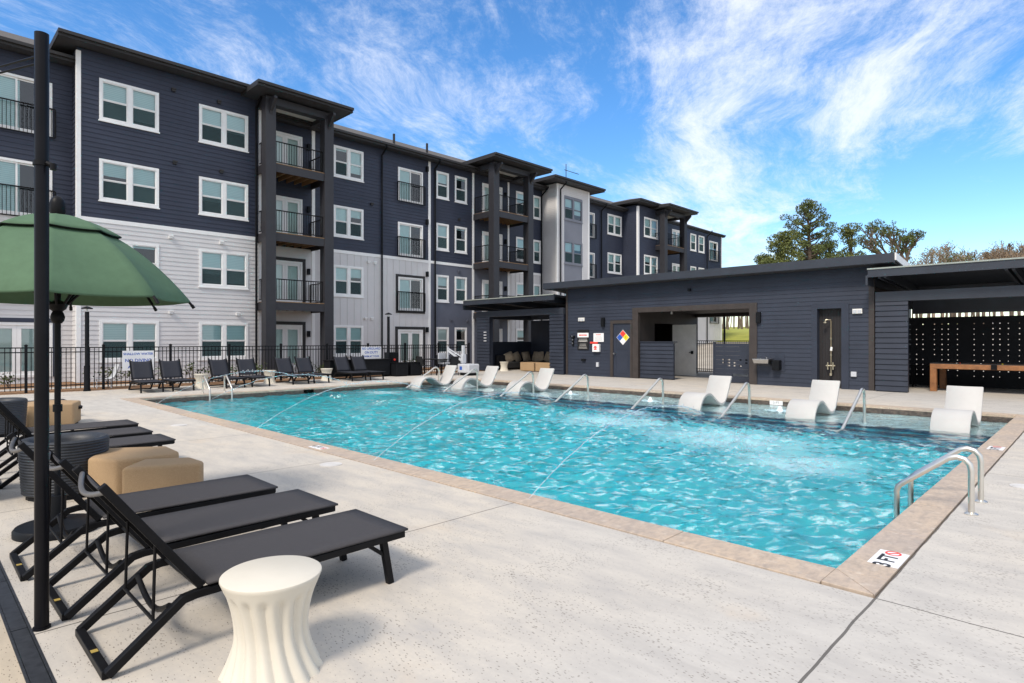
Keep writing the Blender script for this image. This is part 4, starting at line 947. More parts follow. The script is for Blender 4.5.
# foreground pole with cable
sp_ = thing('string_light_pole', (-4.21, .56, 0), 'tall slim black pole standing in the foreground beside the loungers', 'pole')
m = MB(); m.tube([(-4.21, .56, 0), (-4.21, .56, 3.30)], .034, 20); m.build('shaft', 'black_gloss', sp_, smooth=40)
m = MB(); m.cyl((-4.21, .56), .042, 0, .012, 20); m.build('base_collar', 'black_gloss', sp_, smooth=40)
m = MB(); m.cyl((-4.21, .56), .041, 2.565, 2.59, 20); m.tube([(-4.17, .58, 2.578), (-4.135, .60, 2.56)], .012, 8); m.cyl((-4.13, .60), .016, 2.535, 2.57, 10); m.build('clamp_ring', 'black_metal', sp_, smooth=40)
def cable(a, c, sag, r=.006):
    a = Vector(a); c = Vector(c); pts = [a.lerp(c, i/16)-Vector((0, 0, sag*4*(i/16)*(1-i/16))) for i in range(17)]
    m = MB(); m.tube(pts, r, 6); return m
tag(cable((-4.23, .55, 3.18), (-12.0, -2.2, 5.2), .45).build('overhead_cable', 'black_metal'), 'thin black cable running left from the foreground pole top', 'cable', 'overhead cables')
tag(cable((-4.23, .55, 3.14), (-12.0, -2.6, 4.6), .35).build('overhead_cable', 'black_metal'), 'lower thin cable running left from the foreground pole', 'cable', 'overhead cables')

# ================================================================== UMBRELLA
um = thing('patio_umbrella', (-6.27, .94, 0), 'large green market umbrella open over the left loungers', 'umbrella')
ux, uy = -6.27, .94
m = MB(); m.lathe([(.30, 0), (.30, .045), (.285, .065), (.10, .085), (.06, .10), (.06, .30), (.03, .30)], (ux, uy, 0), 36); m.build('base', 'black_powder', um, smooth=40)
m = MB(); m.tube([(ux, uy, .1), (ux, uy, 2.62)], .023, 14); m.cyl((ux, uy), .034, 1.0, 1.06, 14); m.build('pole', 'black_powder', um, smooth=40)
m = MB(); m.lathe([(.03, 1.74), (.045, 1.76), (.052, 1.79), (.045, 1.82), (.035, 1.84), (.06, 1.86), (.075, 1.9), (.03, 1.93)], (ux, uy, 0), 20); m.build('hub', 'black_metal', um, smooth=50)
m = MB(); m.lathe([(.05, 2.60), (.052, 2.66), (.056, 2.67), (.056, 2.74), (.05, 2.77), (.03, 2.80), (.005, 2.81)], (ux, uy, 0), 20); m.build('finial', 'black_metal', um, smooth=40)
NS = 8; A0 = R(44.52-14); rim_r, rim_z = .98, 1.96
def cprof(t): return rim_r*t, 2.62-(2.62-rim_z)*(.08*t+.92*t*t)
def canopy(t0, t1, dz, sag=.05, sub=10, rows_=8, drop=0):
    m = MB(); vs = []
    for i in range(rows_+1):
        t = t0+(t1-t0)*i/rows_; rr_, zz = cprof(t)
        for k in range(NS):
            for j in range(sub):
                f = j/sub; a0_ = A0+2*math.pi*k/NS; a1_ = A0+2*math.pi*(k+1)/NS
                p = Vector((math.cos(a0_), math.sin(a0_), 0)).lerp(Vector((math.cos(a1_), math.sin(a1_), 0)), f)
                s_ = 4*f*(1-f); q = p*rr_*(1-.05*s_*t)
                vs.append((ux+q.x, uy+q.y, zz+dz-sag*s_*t*.25))
    n = NS*sub
    if drop:
        for k in range(n): x, y, z = vs[rows_*n+k]; vs.append((x, y, z-drop))
        rows_ += 1
    m.add(vs, [(i*n+j, i*n+(j+1) % n, (i+1)*n+(j+1) % n, (i+1)*n+j) for i in range(rows_) for j in range(n)])
    return m
can = canopy(.34, 1, 0, drop=.018).build('canopy', 'umb_green', um, smooth=75, solid=.004)
canopy(.0, .46, .035, .06).build('vent_flap', 'umb_green', can, smooth=75, solid=.004)
m = MB(); n = NS*10; cm = canopy(.455, .462, .030, .06, rows_=1); cm.build('vent_hem', 'black_metal', can, solid=.006)
for k in range(NS):
    a = A0+2*math.pi*k/NS; ca, sa = math.cos(a), math.sin(a)
    pts = [(ux+cprof(t)[0]*ca, uy+cprof(t)[0]*sa, cprof(t)[1]-.018) for t in (.04, .3, .55, .8, 1.015)]
    m = MB(); m.tube(pts, .011, 8); m.tube([pts[-1], (pts[-1][0]+.02*ca, pts[-1][1]+.02*sa, pts[-1][2]-.03)], .014, 8); rb = m.build('rib', 'black_metal', um, smooth=40)
    t = .52; m = MB(); m.tube([(ux+.05*ca, uy+.05*sa, 1.88), (ux+cprof(t)[0]*ca, uy+cprof(t)[0]*sa, cprof(t)[1]-.03)], .010, 8); m.build('strut', 'black_metal', rb, smooth=40)

# ================================================================== LOUNGERS
def make_lounger(mat, frame='black_metal', back=53, hi=True):
    t = thing('sun_lounger', (0, 0, 0), 'black sling sun lounger', 'sun lounger'); w2 = .29; s6 = 8
    bx, by, bz = 0, .45, .33; ang = R(180-back); bl = .73
    def bp(d, off=0): return (by+math.cos(ang)*d+math.sin(ang)*0-off*math.sin(ang)*-0, bz+math.sin(ang)*d)
    tipy, tipz = by+math.cos(ang)*bl, bz+math.sin(ang)*bl
    m = MB()
    for x in (-w2-.015, w2+.015):
        m.tube([(x, 1.715, .305), (x, .42, .29), (x, .36, .28), (x, .03, .022)], .021, square=True)
    m.tube([(-w2-.015, .03, .022), (w2+.015, .03, .022)], .02, square=True); m.tube([(-w2, 1.715, .305), (w2, 1.715, .305)], .021, square=True)
    m.tube([(-w2, .95, .295), (w2, .95, .295)], .014, 8)
    arc = [(-w2+2*w2*i/10, .30+.0*i, .26-.09*math.sin(math.pi*i/10)) for i in range(11)]; m.tube(arc, .016, 8)
    fo_ = m.build('frame', frame, t, bevel=.004 if hi else 0)
    if hi: m = MB(); m.box(.03, .065, .015, .045, .0425, .044); m.build('foot_label', 'label_tan', fo_)
    for x in (-w2-.005, w2+.005):
        l = MB(); l.tube([(x, 1.56, .30), (x, 1.615, 0)], .021, square=True); l.tube([(x, 1.45, .285), (x, 1.575, .19)], .012, square=True)
        l.build('leg', frame, t, bevel=.003 if hi else 0)
    m = MB(); nY = 10
    vs = []; 
    for i in range(nY+1):
        y = by+.02+(1.735-by-.02)*i/nY
        for j in range(7):
            x = -w2-.04+(2*w2+.08)*j/6; vs.append((x, y, .334-.012*math.sin(math.pi*j/6)*math.sin(math.pi*i/nY)))
    m.add(vs, [(i*7+j, i*7+j+1, (i+1)*7+j+1, (i+1)*7+j) for i in range(nY) for j in range(6)])
    m.build('seat', mat, t, smooth=60, solid=.014)
    m = MB()
    for x in (-w2-.005, w2+.005): m.tube([(x, by, bz-.01), (x, tipy, tipz)], .02, square=True)
    arc = []
    for i in range(13):
        f = i/12; d = math.sin(math.pi*f); arc.append((-w2+2*w2*f, tipy+.03-.045*d, tipz-.03-.05*d))
    m.tube([(-w2, by, bz-.02), (w2, by, bz-.02)], .015, 8); bf = m.build('back_frame', frame, t, bevel=.004 if hi else 0)
    m = MB(); m.tube(arc, .013, 10); m.build('head_bar', 'grey_plastic', bf, smooth=50)
    m = MB(); vs = []
    for i in range(9):
        d = .03+(bl-.10)*i/8
        for j in range(7):
            x = -w2+2*w2*j/6; sg = .02*math.sin(math.pi*j/6); vs.append((x, by+math.cos(ang)*d-sg*math.sin(ang)+.006, bz+math.sin(ang)*d+sg*math.cos(ang)+.012))
    m.add(vs, [(i*7+j, i*7+j+1, (i+1)*7+j+1, (i+1)*7+j) for i in range(8) for j in range(6)]); m.build('backrest', mat, t, smooth=60, solid=.008)
    m = MB()
    for x in (-w2+.03, w2-.03): m.tube([(x, by+math.cos(ang)*.34, bz+math.sin(ang)*.34-.02), (x, by+math.cos(ang)*.34-.01, .20)], .008, 8)
    m.tube([(-w2-.0, by+math.cos(ang)*.34-.01, .20), (w2, by+math.cos(ang)*.34-.01, .20)], .009, 8); m.build('back_prop', frame, t)
    return t
G1 = 'nearest row of sun loungers'; G2 = 'second group of sun loungers by the tan ottomans'; G3 = 'sun loungers lined up along the back fence'
lg = make_lounger('sling'); lg.location = (-3.66, .66, 0); tag(lg, 'dark sling lounger nearest the camera, behind the white drum table', 'sun lounger', G1)
dup(lg, (-4.53, .64, 0), R(.5), 'dark sling lounger in the middle of the nearest three, crossing behind the pole', G1)
dup(lg, (-5.42, .56, 0), R(-.5), 'dark sling lounger of the nearest three that stands closest to the tan ottomans', G1)
for x, y, lb in ((-8.75, .74, 'dark lounger with its foot end just behind the tan ottomans, nearest of its group'), (-9.72, .74, 'middle lounger of the three foot ends beyond the tan ottomans'), (-10.75, .82, 'farthest lounger of the three foot ends beyond the tan ottomans')): dup(lg, (x, y, 0), 0, lb, G2)
dup(lg, (-14.3, .75, 0), 0, 'far dark lounger behind the distant tan ottoman at left', G2)
dup(lg, (-15.6, .75, 0), 0, 'farthest left lounger behind the umbrella pole', G2)
CH['sun_lounger'] = CH[lg.name]
# back row, darker navy sling, feet towards the pool
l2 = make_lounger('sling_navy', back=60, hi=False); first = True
lbl = ['black lounger at the fence, in front of the shallow water sign', 'black lounger at the fence, second from the left', 'black lounger right of the leftmost white planter table', 'black lounger just left of the middle white drum table', 'black lounger just right of the middle white drum table at the fence', 'black lounger just left of the third white drum table at the fence', 'black lounger just right of the third white drum table', 'black lounger beside the black storage cabinet']
for i, yy in enumerate((5.48, 6.32, 7.83, 8.78, 10.2, 11.0, 12.62, 13.4)):
    loc = (-22.25 if i < 4 else -22.35, yy, 0); rz = R(-90+random.uniform(-3, 3))
    if i == 0: l2.location = loc; l2.rotation_euler = (0, 0, rz); tag(l2, lbl[0], None, G3)
    else: dup(l2, loc, rz, lbl[i], G3)

# ================================================================== DRUM TABLES
def make_drum():
    H_ = .478; prof = []
    for i in range(37):
        f = i/36; z = f*(H_-.012); k = f-.46; r = .89*(.190+(.205*abs(k)**1.75 if k > 0 else .300*abs(k)**1.75)); prof.append((r, z))
    prof += [(prof[-1][0]-.001, H_-.004), (prof[-1][0]-.007, H_)]
    def flute(t, z):
        k = max(0., min(1., (H_-.055-z)/.05)); k = k*k*(3-2*k)
        s_ = abs(math.sin(8*t+1.6*math.sin((z-.1)*5)))
        return 1-.10*k*(1-s_**1.2)
    m = MB(); m.lathe(prof, (0, 0, 0), 320, flute); return m
d0 = make_drum().build('drum_table', 'table_resin', smooth=35); d0.location = (-2.88, 1.27, 0)
tag(d0, 'white fluted drum side table in the foreground beside the nearest lounger', 'side table', 'white fluted drum tables')
for (x, y), lb in (((-21.35, 7.05), 'leftmost white drum table at the back fence'), ((-22.1, 9.66), 'white drum table at the fence between the second and third lounger pairs'), ((-21.9, 11.85), 'white drum table at the fence right of the third lounger pair'), ((-22.15, 21.94), 'small white drum table inside the lounge pavilion')):
    c = d0.copy(); C.objects.link(c); c.location = (x, y, 0); c['label'] = lb

# ================================================================== OTTOMANS AND TUB CHAIRS
def ottoman_poly(poly, h, label):
    ar = sum(poly[i][0]*poly[(i+1) % len(poly)][1]-poly[(i+1) % len(poly)][0]*poly[i][1] for i in range(len(poly)))
    if ar < 0: poly = poly[::-1]
    cx, cy = (sum(p[i] for p in poly)/len(poly) for i in (0, 1))
    m = MB(); m.prism(poly, .03, h); o = m.build('ottoman', 'burlap', bevel=.035); o.modifiers['bev'].segments = 4
    for p in o.data.polygons: p.use_smooth = True
    tag(o, label, 'ottoman', 'tan woven ottomans')
    m = MB(); m.prism([(cx+(x-cx)*.9, cy+(y-cy)*.9) for x, y in poly], 0.0, .029); m.build('plinth', 'black_powder', o)
ottoman_poly([(-6.47, 1.44), (-6.19, 2.04), (-6.30, 2.10), (-6.60, 2.08), (-6.83, 1.72)], .42, 'tan five sided ottoman nearest the loungers')
ottoman_poly([(-7.27, 1.33), (-6.94, 1.50), (-6.90, 1.98), (-7.02, 2.10), (-7.48, 2.11), (-7.82, 1.59)], .42, 'tan many sided ottoman behind and left of the nearer one')
ottoman_poly([(-13.7, 1.62), (-13.62, 2.28), (-14.2, 2.5), (-14.75, 2.1), (-14.5, 1.55)], .43, 'distant tan ottoman behind the black pole')
def tub(cx, cy, r, h, rot, label, mat='wicker'):
    t = thing('tub_chair', (cx, cy, 0), label, 'chair', 'dark ribbed tub chairs')
    m = MB(); n = 48; nr = int((h-.06)/.028); vs = []; prof = []
    for i in range(nr*4+1):
        z = .05+(h-.06)*i/(nr*4); f = z/h; rr_ = r*(.90+.10*f**.7)+.009*abs(math.sin(math.pi*i/4)); prof.append((rr_, z))
    prof += [(r+.005, h), (r-.02, h+.02), (r-.07, h+.01), (r-.10, h-.04), (r-.12, .40)]
    m.lathe(prof, (cx, cy, 0), n); m.f.pop(); m.mi.pop(); m.build('woven_shell', mat, t, smooth=50)
    m = MB(); m.lathe([(r-.15, .2), (r-.12, .22), (r-.115, .36), (r-.15, .41), (.02, .425)], (cx, cy, 0), 32); m.build('cushion', 'cloth_black', t, smooth=40)
    m = MB(); m.cyl((cx, cy), r*.85, 0, .05, 24); m.build('plinth', 'black_powder', t)
    return t
tub(-7.72, 1.22, .38, .57, 0, 'dark ribbed tub chair right behind the foreground loungers')
tub(-8.15, .28, .42, .58, 0, 'dark ribbed tub chair at the left edge next to the other tub chair')
tub(-13.3, 1.15, .42, .58, 0, 'far dark ribbed tub chair left of the distant ottoman')

# ================================================================== IN-POOL CHAISES, RAILS, LADDERS
def make_chaise():
    pts = [(-.02, -.46), (.0, -.26), (.045, -.06), (.125, .10), (.24, .20), (.37, .235), (.50, .205), (.62, .115), (.75, .0), (.89, -.085), (1.02, -.09), (1.13, -.02), (1.22, .14), (1.32, .38), (1.40, .60), (1.425, .635)]; pts = [(a*1.27, c*.96) for a, c in pts]
    # smooth the profile
    P_ = [Vector((a, c)) for a, c in pts]
    for _ in range(2):
        q = [P_[0]]
        for a, c in zip(P_, P_[1:]): q += [a*.75+c*.25, a*.25+c*.75]
        P_ = q+[P_[-1]]
    n = len(P_); nrm = []
    for i in range(n):
        d = (P_[min(i+1, n-1)]-P_[max(i-1, 0)]).normalized(); nrm.append(Vector((-d.y, d.x)))
    m = MB(); th = .035; hw = .315; vs = []
    cs = [(-hw, .0), (-hw+.03, .5), (-hw+.06, .5), (-.1, .38), (.1, .38), (hw-.06, .5), (hw-.03, .5), (hw, .0)]
    prof = [(x, k) for x, k in cs]+[(x, -k) for x, k in cs[::-1][1:-1]]
    prof = [(-hw, -.35), (-hw, .35), (-hw+.015, .5), (0, .42), (hw-.015, .5), (hw, .35), (hw, -.35), (hw-.015, -.5), (0, -.5), (-hw+.015, -.5)]
    k = len(prof)
    for i in range(n):
        for x, o in prof: vs.append((x, P_[i].x+nrm[i].x*o*th*2, P_[i].y+nrm[i].y*o*th*2))
    fs = [(i*k+j, i*k+(j+1) % k, (i+1)*k+(j+1) % k, (i+1)*k+j) for i in range(n-1) for j in range(k)]+[tuple(range(k-1, -1, -1)), tuple((n-1)*k+j for j in range(k))]
    m.add(vs, fs)
    # support skirt under the seat dip
    m.box(-.25, .25, 1.1, 1.32, -.44, -.14)
    return m
ch = make_chaise().build('pool_chaise', 'chaise_resin', smooth=50); zsh = ch.location.z; base = ch.location.copy()
chl = ['white in-pool chaise nearest the right coping', 'white in-pool chaise in front of the outdoor shower', 'white in-pool chaise in front of the breezeway', 'white in-pool chaise in front of the lounge pavilion\'s right pier', 'white in-pool chaise in front of the lounge pavilion\'s left pier', 'white in-pool chaise farthest left, below the pool lift']
for i, (x, y) in enumerate(((-2.14, 14.12), (-4.88, 14.12), (-7.58, 14.12), (-13.9, 14.1), (-16.55, 14.0), (-18.2, 13.35))):
    o = ch if i == 0 else ch.copy()
    if i: C.objects.link(o)
    o.location = (base.x+x, base.y+y, base.z-.015); tag(o, chl[i], 'pool chaise', 'white in-pool chaises on the sun shelf')
def make_rail():
    m = MB(); p = [(0, -1.16, -.40), (0, .45, .445)]
    arc = [(0, .53, .50), (0, .60, .535), (0, .67, .545), (0, .735, .53), (0, .785, .49), (0, .812, .43), (0, .82, .36)]
    m.tube(p+arc+[(0, .82, -.42)], .030, 12); m.cyl((0, .82), .045, -.42, -.40, 12); return m
rl = make_rail().build('step_rail', 'chrome', smooth=60); rb = rl.location.copy(); rls = ['rightmost bent steel step rail, between the two right chaises', 'steel step rail between the shower chaise and the breezeway chaise', 'steel step rail just left of the breezeway chaise', 'steel step rail alone in front of the navy hazard door', 'steel step rail in front of the third chaise from the left', 'steel step rail in front of the second chaise from the left', 'leftmost steel step rail by the farthest chaise']
for i, x in enumerate((-3.73, -6.25, -8.64, -11.2, -13.45, -16.2, -18.4)):
    o = rl if i == 0 else rl.copy()
    if i: C.objects.link(o)
    o.location = (rb.x+x, rb.y+13.86, rb.z); tag(o, rls[i], 'handrail', 'steel rails on the pool steps')
def ladder(x, y0, y1, sx, label):
    t = thing('pool_ladder', (x, (y0+y1)/2, 0), label, 'pool ladder', 'steel pool ladders')
    for y in (y0, y1):
        m = MB(); pts = [(0, .0), (0, .40), (-.012, .455), (-.05, .50), (-.11, .515), (-.17, .495), (-.54, .20), (-.575, .165), (-.59, .12), (-.59, -.62)]
        m.tube([(x+sx*a, y, z) for a, z in pts], .025, 14); m.build('handrail', 'chrome', t, smooth=60)
        m = MB(); m.lathe([(.055, .012), (.055, .02), (.03, .035)], (x, y, -.012), 20); m.build('flange', 'chrome', t, smooth=40)
    for z in (-.4, -.65): m = MB(); m.box(x-sx*.59-.05, x-sx*.59+.05, y0+.026, y1-.026, z, z+.025); m.build('tread', 'chaise_resin', t)
ladder(-.88, 6.9, 7.5, 1, 'steel pool ladder handrails on the right coping'); ladder(-19.35, 6.42, 7.05, -1, 'distant steel pool ladder at the left end of the pool')

# depth marker tiles
def marker(x, y, u, v, wd, ht, txt, label, ring_=True, z=.0135):
    u = Vector(u); v = Vector(v); o = Vector((x, y, z))
    m = MB(); a = [o-u*wd/2-v*ht/2, o+u*wd/2-v*ht/2, o+u*wd/2+v*ht/2, o-u*wd/2+v*ht/2]
    m.hull8([p-Vector((0, 0, .003)) if abs(v.z) < .5 else p+Vector((0, .004, 0)) for p in a], a) ; t = m.build('depth_marker', 'sign_white'); tag(t, label, 'sign', 'depth marker tiles round the pool')
    nrm = u.cross(v)
    text_mesh('lettering', txt, ht*.80, 'text_black', t, frame4(o-u*wd*(.17 if ring_ else 0)+nrm*.001, u, v), .0005, bold=.004 if ring_ else 0)
    if ring_:
        c = o+u*wd*.365+nrm*.0016; m = MB(); r0, r1 = ht*.20, ht*.28; N_ = 24; vs = []
        for i in range(N_):
            d = u*math.cos(2*math.pi*i/N_)+v*math.sin(2*math.pi*i/N_); vs += [c+d*r0, c+d*r1]
        m.add(vs, [(2*i, 2*i+1, 2*((i+1) % N_)+1, 2*((i+1) % N_)) for i in range(N_)]); d = (u-v).normalized(); e = (u+v).normalized()
        c2 = c+nrm*.0004; m.quad(c2-d*r0-e*.008, c2+d*r0-e*.008, c2+d*r0+e*.008, c2-d*r0+e*.008); m.build('no_diving_symbol', 'sign_red', t)
marker(-1.125, 5.05, (0, 1, 0), (-1, 0, 0), .36, .19, '3 FT', 'white 3 FT no diving tile on the near right coping corner')
marker(-1.15, 11.3, (0, 1, 0), (-1, 0, 0), .36, .19, '3 FT', 'white 3 FT no diving tile on the far right coping')
marker(-8.3, PY0-CW+.13, (1, 0, 0), (0, 1, 0), .36, .16, '4 FT', 'white 4 FT no diving tile on the near coping by the deck jets')
marker(-8.62, PY1-.004, (1, 0, 0), (0, 0, 1), .34, .11, '3 FT', 'white 3 FT tile on the far waterline left of the breezeway', False, -.085)
marker(-6.3, PY1-.004, (1, 0, 0), (0, 0, 1), .34, .11, '3 FT', 'white 3 FT tile on the far waterline in front of the low screen', False, -.085)
marker(PX0+.004, 9.5, (0, 1, 0), (0, 0, 1), .34, .11, '4 FT', 'white 4 FT tile on the left waterline', False, -.085)
for i, ((x, y), lb) in enumerate((((-7.1, 3.9), 'pale round skimmer lid in the near deck left of the coping'), ((-12.4, 3.7), 'smaller pale round lid farther along the near deck'), ((-.62, 8.6), 'pale round skimmer lid right of the far ladder rail'))):
    m = MB(); m.cyl((x, y), .14, -.02, .006, 28); m.cyl((x, y), .115, .0061, .009, 28); tag(m.build('skimmer_lid', 'lid_grey', smooth=40), lb, 'lid', 'round skimmer lids in the deck')
# water jets: a thin stream that breaks into drops past its top
def jp(x0, t): return Vector((x0+.003*t*t, 4.42+t, .014+.62*t-.13*t*t))
JL = ['arching water jet nearest the ladder, first from the right', 'arching water jet second from the right, over the middle of the pool', 'arching water jet third from the right', 'arching water jet in front of the distant steel ladder', 'arching water jet nearest the left end of the pool']
for i, x0 in enumerate(JETS):
    rr = random.Random(i); m = MB(); m.tube([jp(x0, 3.6*k/40)+Vector((rr.gauss(0, .0006*k**.5), 0, rr.gauss(0, .001*k**.5))) for k in range(41)], [(.0045+.004*(k/40))*(1+.35*rr.random()*(k/40)) for k in range(41)], 8)
    for k in range(62):
        t = 5.02*(1-.62*rr.random()**1.4); s_ = .012+.05*max(0, (t-2)/3)**1.3; c = jp(x0, t)+Vector((rr.gauss(0, s_), rr.gauss(0, s_), rr.gauss(0, s_))); r_ = rr.uniform(.006, .014)
        if c.z < WZ: continue
        st = rr.uniform(1, 2.4); vz = .62-.26*t
        m.add([c+Vector(d)*r_ for d in ((1, 0, 0), (-1, 0, 0), (0, st, st*vz), (0, -st, -st*vz), (0, 0, 1), (0, 0, -1))], [(0, 2, 4), (2, 1, 4), (1, 3, 4), (3, 0, 4), (2, 0, 5), (1, 2, 5), (3, 1, 5), (0, 3, 5)])
    lx, ly = jp(x0, 4.85)[:2]
    for k in range(24):   # splash where it lands
        c = Vector((lx+rr.gauss(0, .14), ly+rr.gauss(0, .2), WZ+abs(rr.gauss(0, .06)))); r_ = rr.uniform(.005, .011)
        m.add([c+Vector(d)*r_ for d in ((1, 0, 0), (-1, 0, 0), (0, 1, 0), (0, -1, 0), (0, 0, 1.3), (0, 0, -1))], [(0, 2, 4), (2, 1, 4), (1, 3, 4), (3, 0, 4), (2, 0, 5), (1, 2, 5), (3, 1, 5), (0, 3, 5)])
    tag(m.build('water_jet', 'jet', smooth=60), JL[i], 'water jet', 'arching deck jets')
for i, (fx, fy) in enumerate(BUB):
    rr = random.Random(i+40); m = MB()
    prof = [(.13, -.06), (.09, -.02), (.055, .04), (.035, .09), (.01, .12)]
    m.lathe([(r_, z) for r_, z in prof], (fx, fy, WZ), 20, lambda t, z: 1+.25*math.sin(5*t+z*40)); tag(m.build('bubbler', 'water_jet', smooth=60), ['white bubbling fountain on the shelf in front of the counter', 'white bubbling fountain between the shower chaise and breezeway chaise', 'white bubbling fountain in front of the emergency phone', 'white bubbling fountain in front of the sofa pavilion'][i], 'bubbler', 'bubblers on the sun shelf')

# ================================================================== POOL LIFT, BOXES, PATIO SET
pl = thing('pool_lift', (-20.6, 17.6, 0), 'grey pool lift with seat, arm and blue emblem on its base by the fence', 'pool lift')
lx, ly = -20.9, 17.9
m = MB(); m.box(lx-.1, lx+.7, ly-.1, ly+.55, .12, .52); pl_b = m.build('base_cover', 'lift_grey', pl, bevel=.05)
m = MB(); m.box(lx+.0, lx+.6, ly, ly+.45, .0, .12); m.build('wheelbase', 'black_powder', pl)
m = MB(); m.box(lx+.08, lx+.24, ly-.108, ly-.1, .25, .41); m.build('blue_emblem', 'sign_blue', pl_b)
m = MB(); m.tube([(lx-.02, ly+.2, .3), (lx-.02, ly+.2, 1.35)], .06, square=True); m.box(lx-.1, lx+.06, ly+.1, ly+.32, .55, .95); m.build('mast', 'lift_grey', pl, bevel=.015)
m = MB(); m.tube([(lx-.05, ly+.2, .62), (lx-.62, ly-.2, 1.12)], .045, square=True); m.tube([(lx-.05, ly+.2, .80), (lx-.62, ly-.2, 1.22)], .025, square=True); m.tube([(lx-.62, ly-.2, 1.3), (lx-.64, ly-.22, .55)], .035, square=True); m.build('lift_arm', 'lift_grey', pl)
m = MB(); m.box(lx-1.0, lx-.55, ly-.48, ly-.06, .50, .58); m.box(lx-1.02, lx-.94, ly-.48, ly-.06, .58, 1.0); m.tube([(lx-1.0, ly-.5, .72), (lx-.6, ly-.5, .72)], .02, 8); m.tube([(lx-.6, ly-.3, .5), (lx-.45, ly-.3, .15), (lx-.3, ly-.3, .12)], .03, square=True); m.build('seat', 'lift_grey', pl, bevel=.02)
cb = thing('storage_cabinet', (-22.7, 14.2, 0), 'long black storage cabinet against the fence below the lifeguard sign', 'cabinet')
m = MB(); m.box(-22.98, -22.45, 12.3, 15.2, .08, .74); m.build('cabinet_body', 'black_powder', cb, bevel=.01)
m = MB(); m.box(-23.0, -22.42, 12.27, 15.23, .741, .78); m.build('cabinet_top', 'black_metal', cb)
m = MB()
for y in (12.4, 15.1): m.box(-22.9, -22.5, y-.04, y+.04, 0, .08)
m.build('feet', 'black_powder', cb)
bx = thing('control_box', (-22.9, 15.55, 0), 'upright black box with a small red button behind the two black cubes', 'box')
m = MB(); m.box(-23.1, -22.75, 15.3, 15.85, 0, 1.05); m.build('housing', 'black_powder', bx, bevel=.01)
m = MB(); m.cyl((0, 0), .05, 0, .02, 12); m.v = [(-22.75+z, 15.62+x, .72+y) for x, y, z in m.v]; m.build('red_button', 'sign_red', bx)
for i, (y, lb) in enumerate(((15.25, 'left black square planter box at the fence by the cabinet'), (16.02, 'right black square planter box at the fence by the cabinet'))):
    t = thing('planter_box', (-22.3, y+.3, 0), lb, 'planter', 'black square planter boxes')
    m = MB(); m.box(-22.58, -22.05, y, y+.62, .05, .58); m.build('planter_body', 'black_powder', t, bevel=.012)
    m = MB(); m.box(-22.54, -22.09, y+.04, y+.58, 0, .05); m.build('plinth', 'black_metal', t)
    m = MB(); ring(m, lambda a, z, o: (-22.58+a, y+z, .581+o), -.02, .55, -.02, .64, .06, 0, .025); m.build('rim', 'black_metal', t)
pt = thing('patio_table', (-22.0, 17.7, 0), 'low black metal patio table in front of the fence left of the pool lift', 'table')
m = MB(); m.box(-22.6, -21.5, 17.0, 18.2, .70, .735); m.build('tabletop', 'black_metal', pt, bevel=.01)
for sx in (-22.5, -21.6):
    for sy in (17.1, 18.1): m = MB(); m.tube([(sx, sy, 0), (sx, sy, .70)], .022, square=True); m.build('leg', 'black_metal', pt)
def patio_chair(x, y, rz, label):
    t = thing('patio_chair', (0, 0, 0), label, 'chair', 'black patio chairs round the low table')
    for sx in (-.22, .22): m = MB(); m.tube([(sx, .22, 0), (sx, .2, .62), (sx, -.24, .62)], .014, 6); m.tube([(sx, -.28, 0), (sx, -.2, .44), (sx, -.3, .86)], .014, 6); m.build('leg', 'black_metal', t)
    m = MB(); m.box(-.22, .22, -.2, .22, .42, .45); m.build('seat', 'cloth_black', t); m = MB(); m.hull8([(-.21, -.22, .48), (.21, -.22, .48), (.21, -.2, .48), (-.21, -.2, .48)], [(-.21, -.3, .86), (.21, -.3, .86), (.21, -.28, .86), (-.21, -.28, .86)]); m.build('backrest', 'cloth_black', t)
    t.location = (x, y, 0); t.rotation_euler.z = rz
patio_chair(-22.05, 16.75, 0, 'black patio chair on the near side of the low table'); patio_chair(-21.2, 17.6, R(90), 'black patio chair on the pool side of the low table'); patio_chair(-22.0, 18.5, R(180), 'black patio chair on the far side of the low table')

# ================================================================== LOUNGE AND GAME FURNITURE
sf = thing('sofa', (-20.6, 24.5, 0), 'dark L shaped outdoor sofa along the walls of the lounge pavilion', 'sofa')
m = MB(); m.box(-22.59, -18.2, 24.55, 25.15, .1, .42); m.box(-23.3, -22.6, 22.6, 25.15, .1, .42); m.build('seat_base', 'sofa_dark', sf, bevel=.05)
m = MB(); m.box(-23.5, -18.2, 25.151, 25.45, .1, .80); m.build('backrest', 'sofa_dark', sf, bevel=.05)
m = MB(); m.box(-23.5, -23.301, 22.6, 25.15, .1, .78); m.build('side_backrest', 'sofa_dark', sf, bevel=.05)
m = MB(); m.box(-18.19, -17.95, 24.55, 25.15, .1, .62); m.build('armrest', 'sofa_dark', sf, bevel=.04)
for x, y in ((-23.2, 22.8), (-22.7, 24.7), (-20.4, 24.7), (-18.4, 24.7)): m = MB(); m.box(x-.05, x+.05, y-.05, y+.05, 0, .1); m.build('foot', 'black_metal', sf)
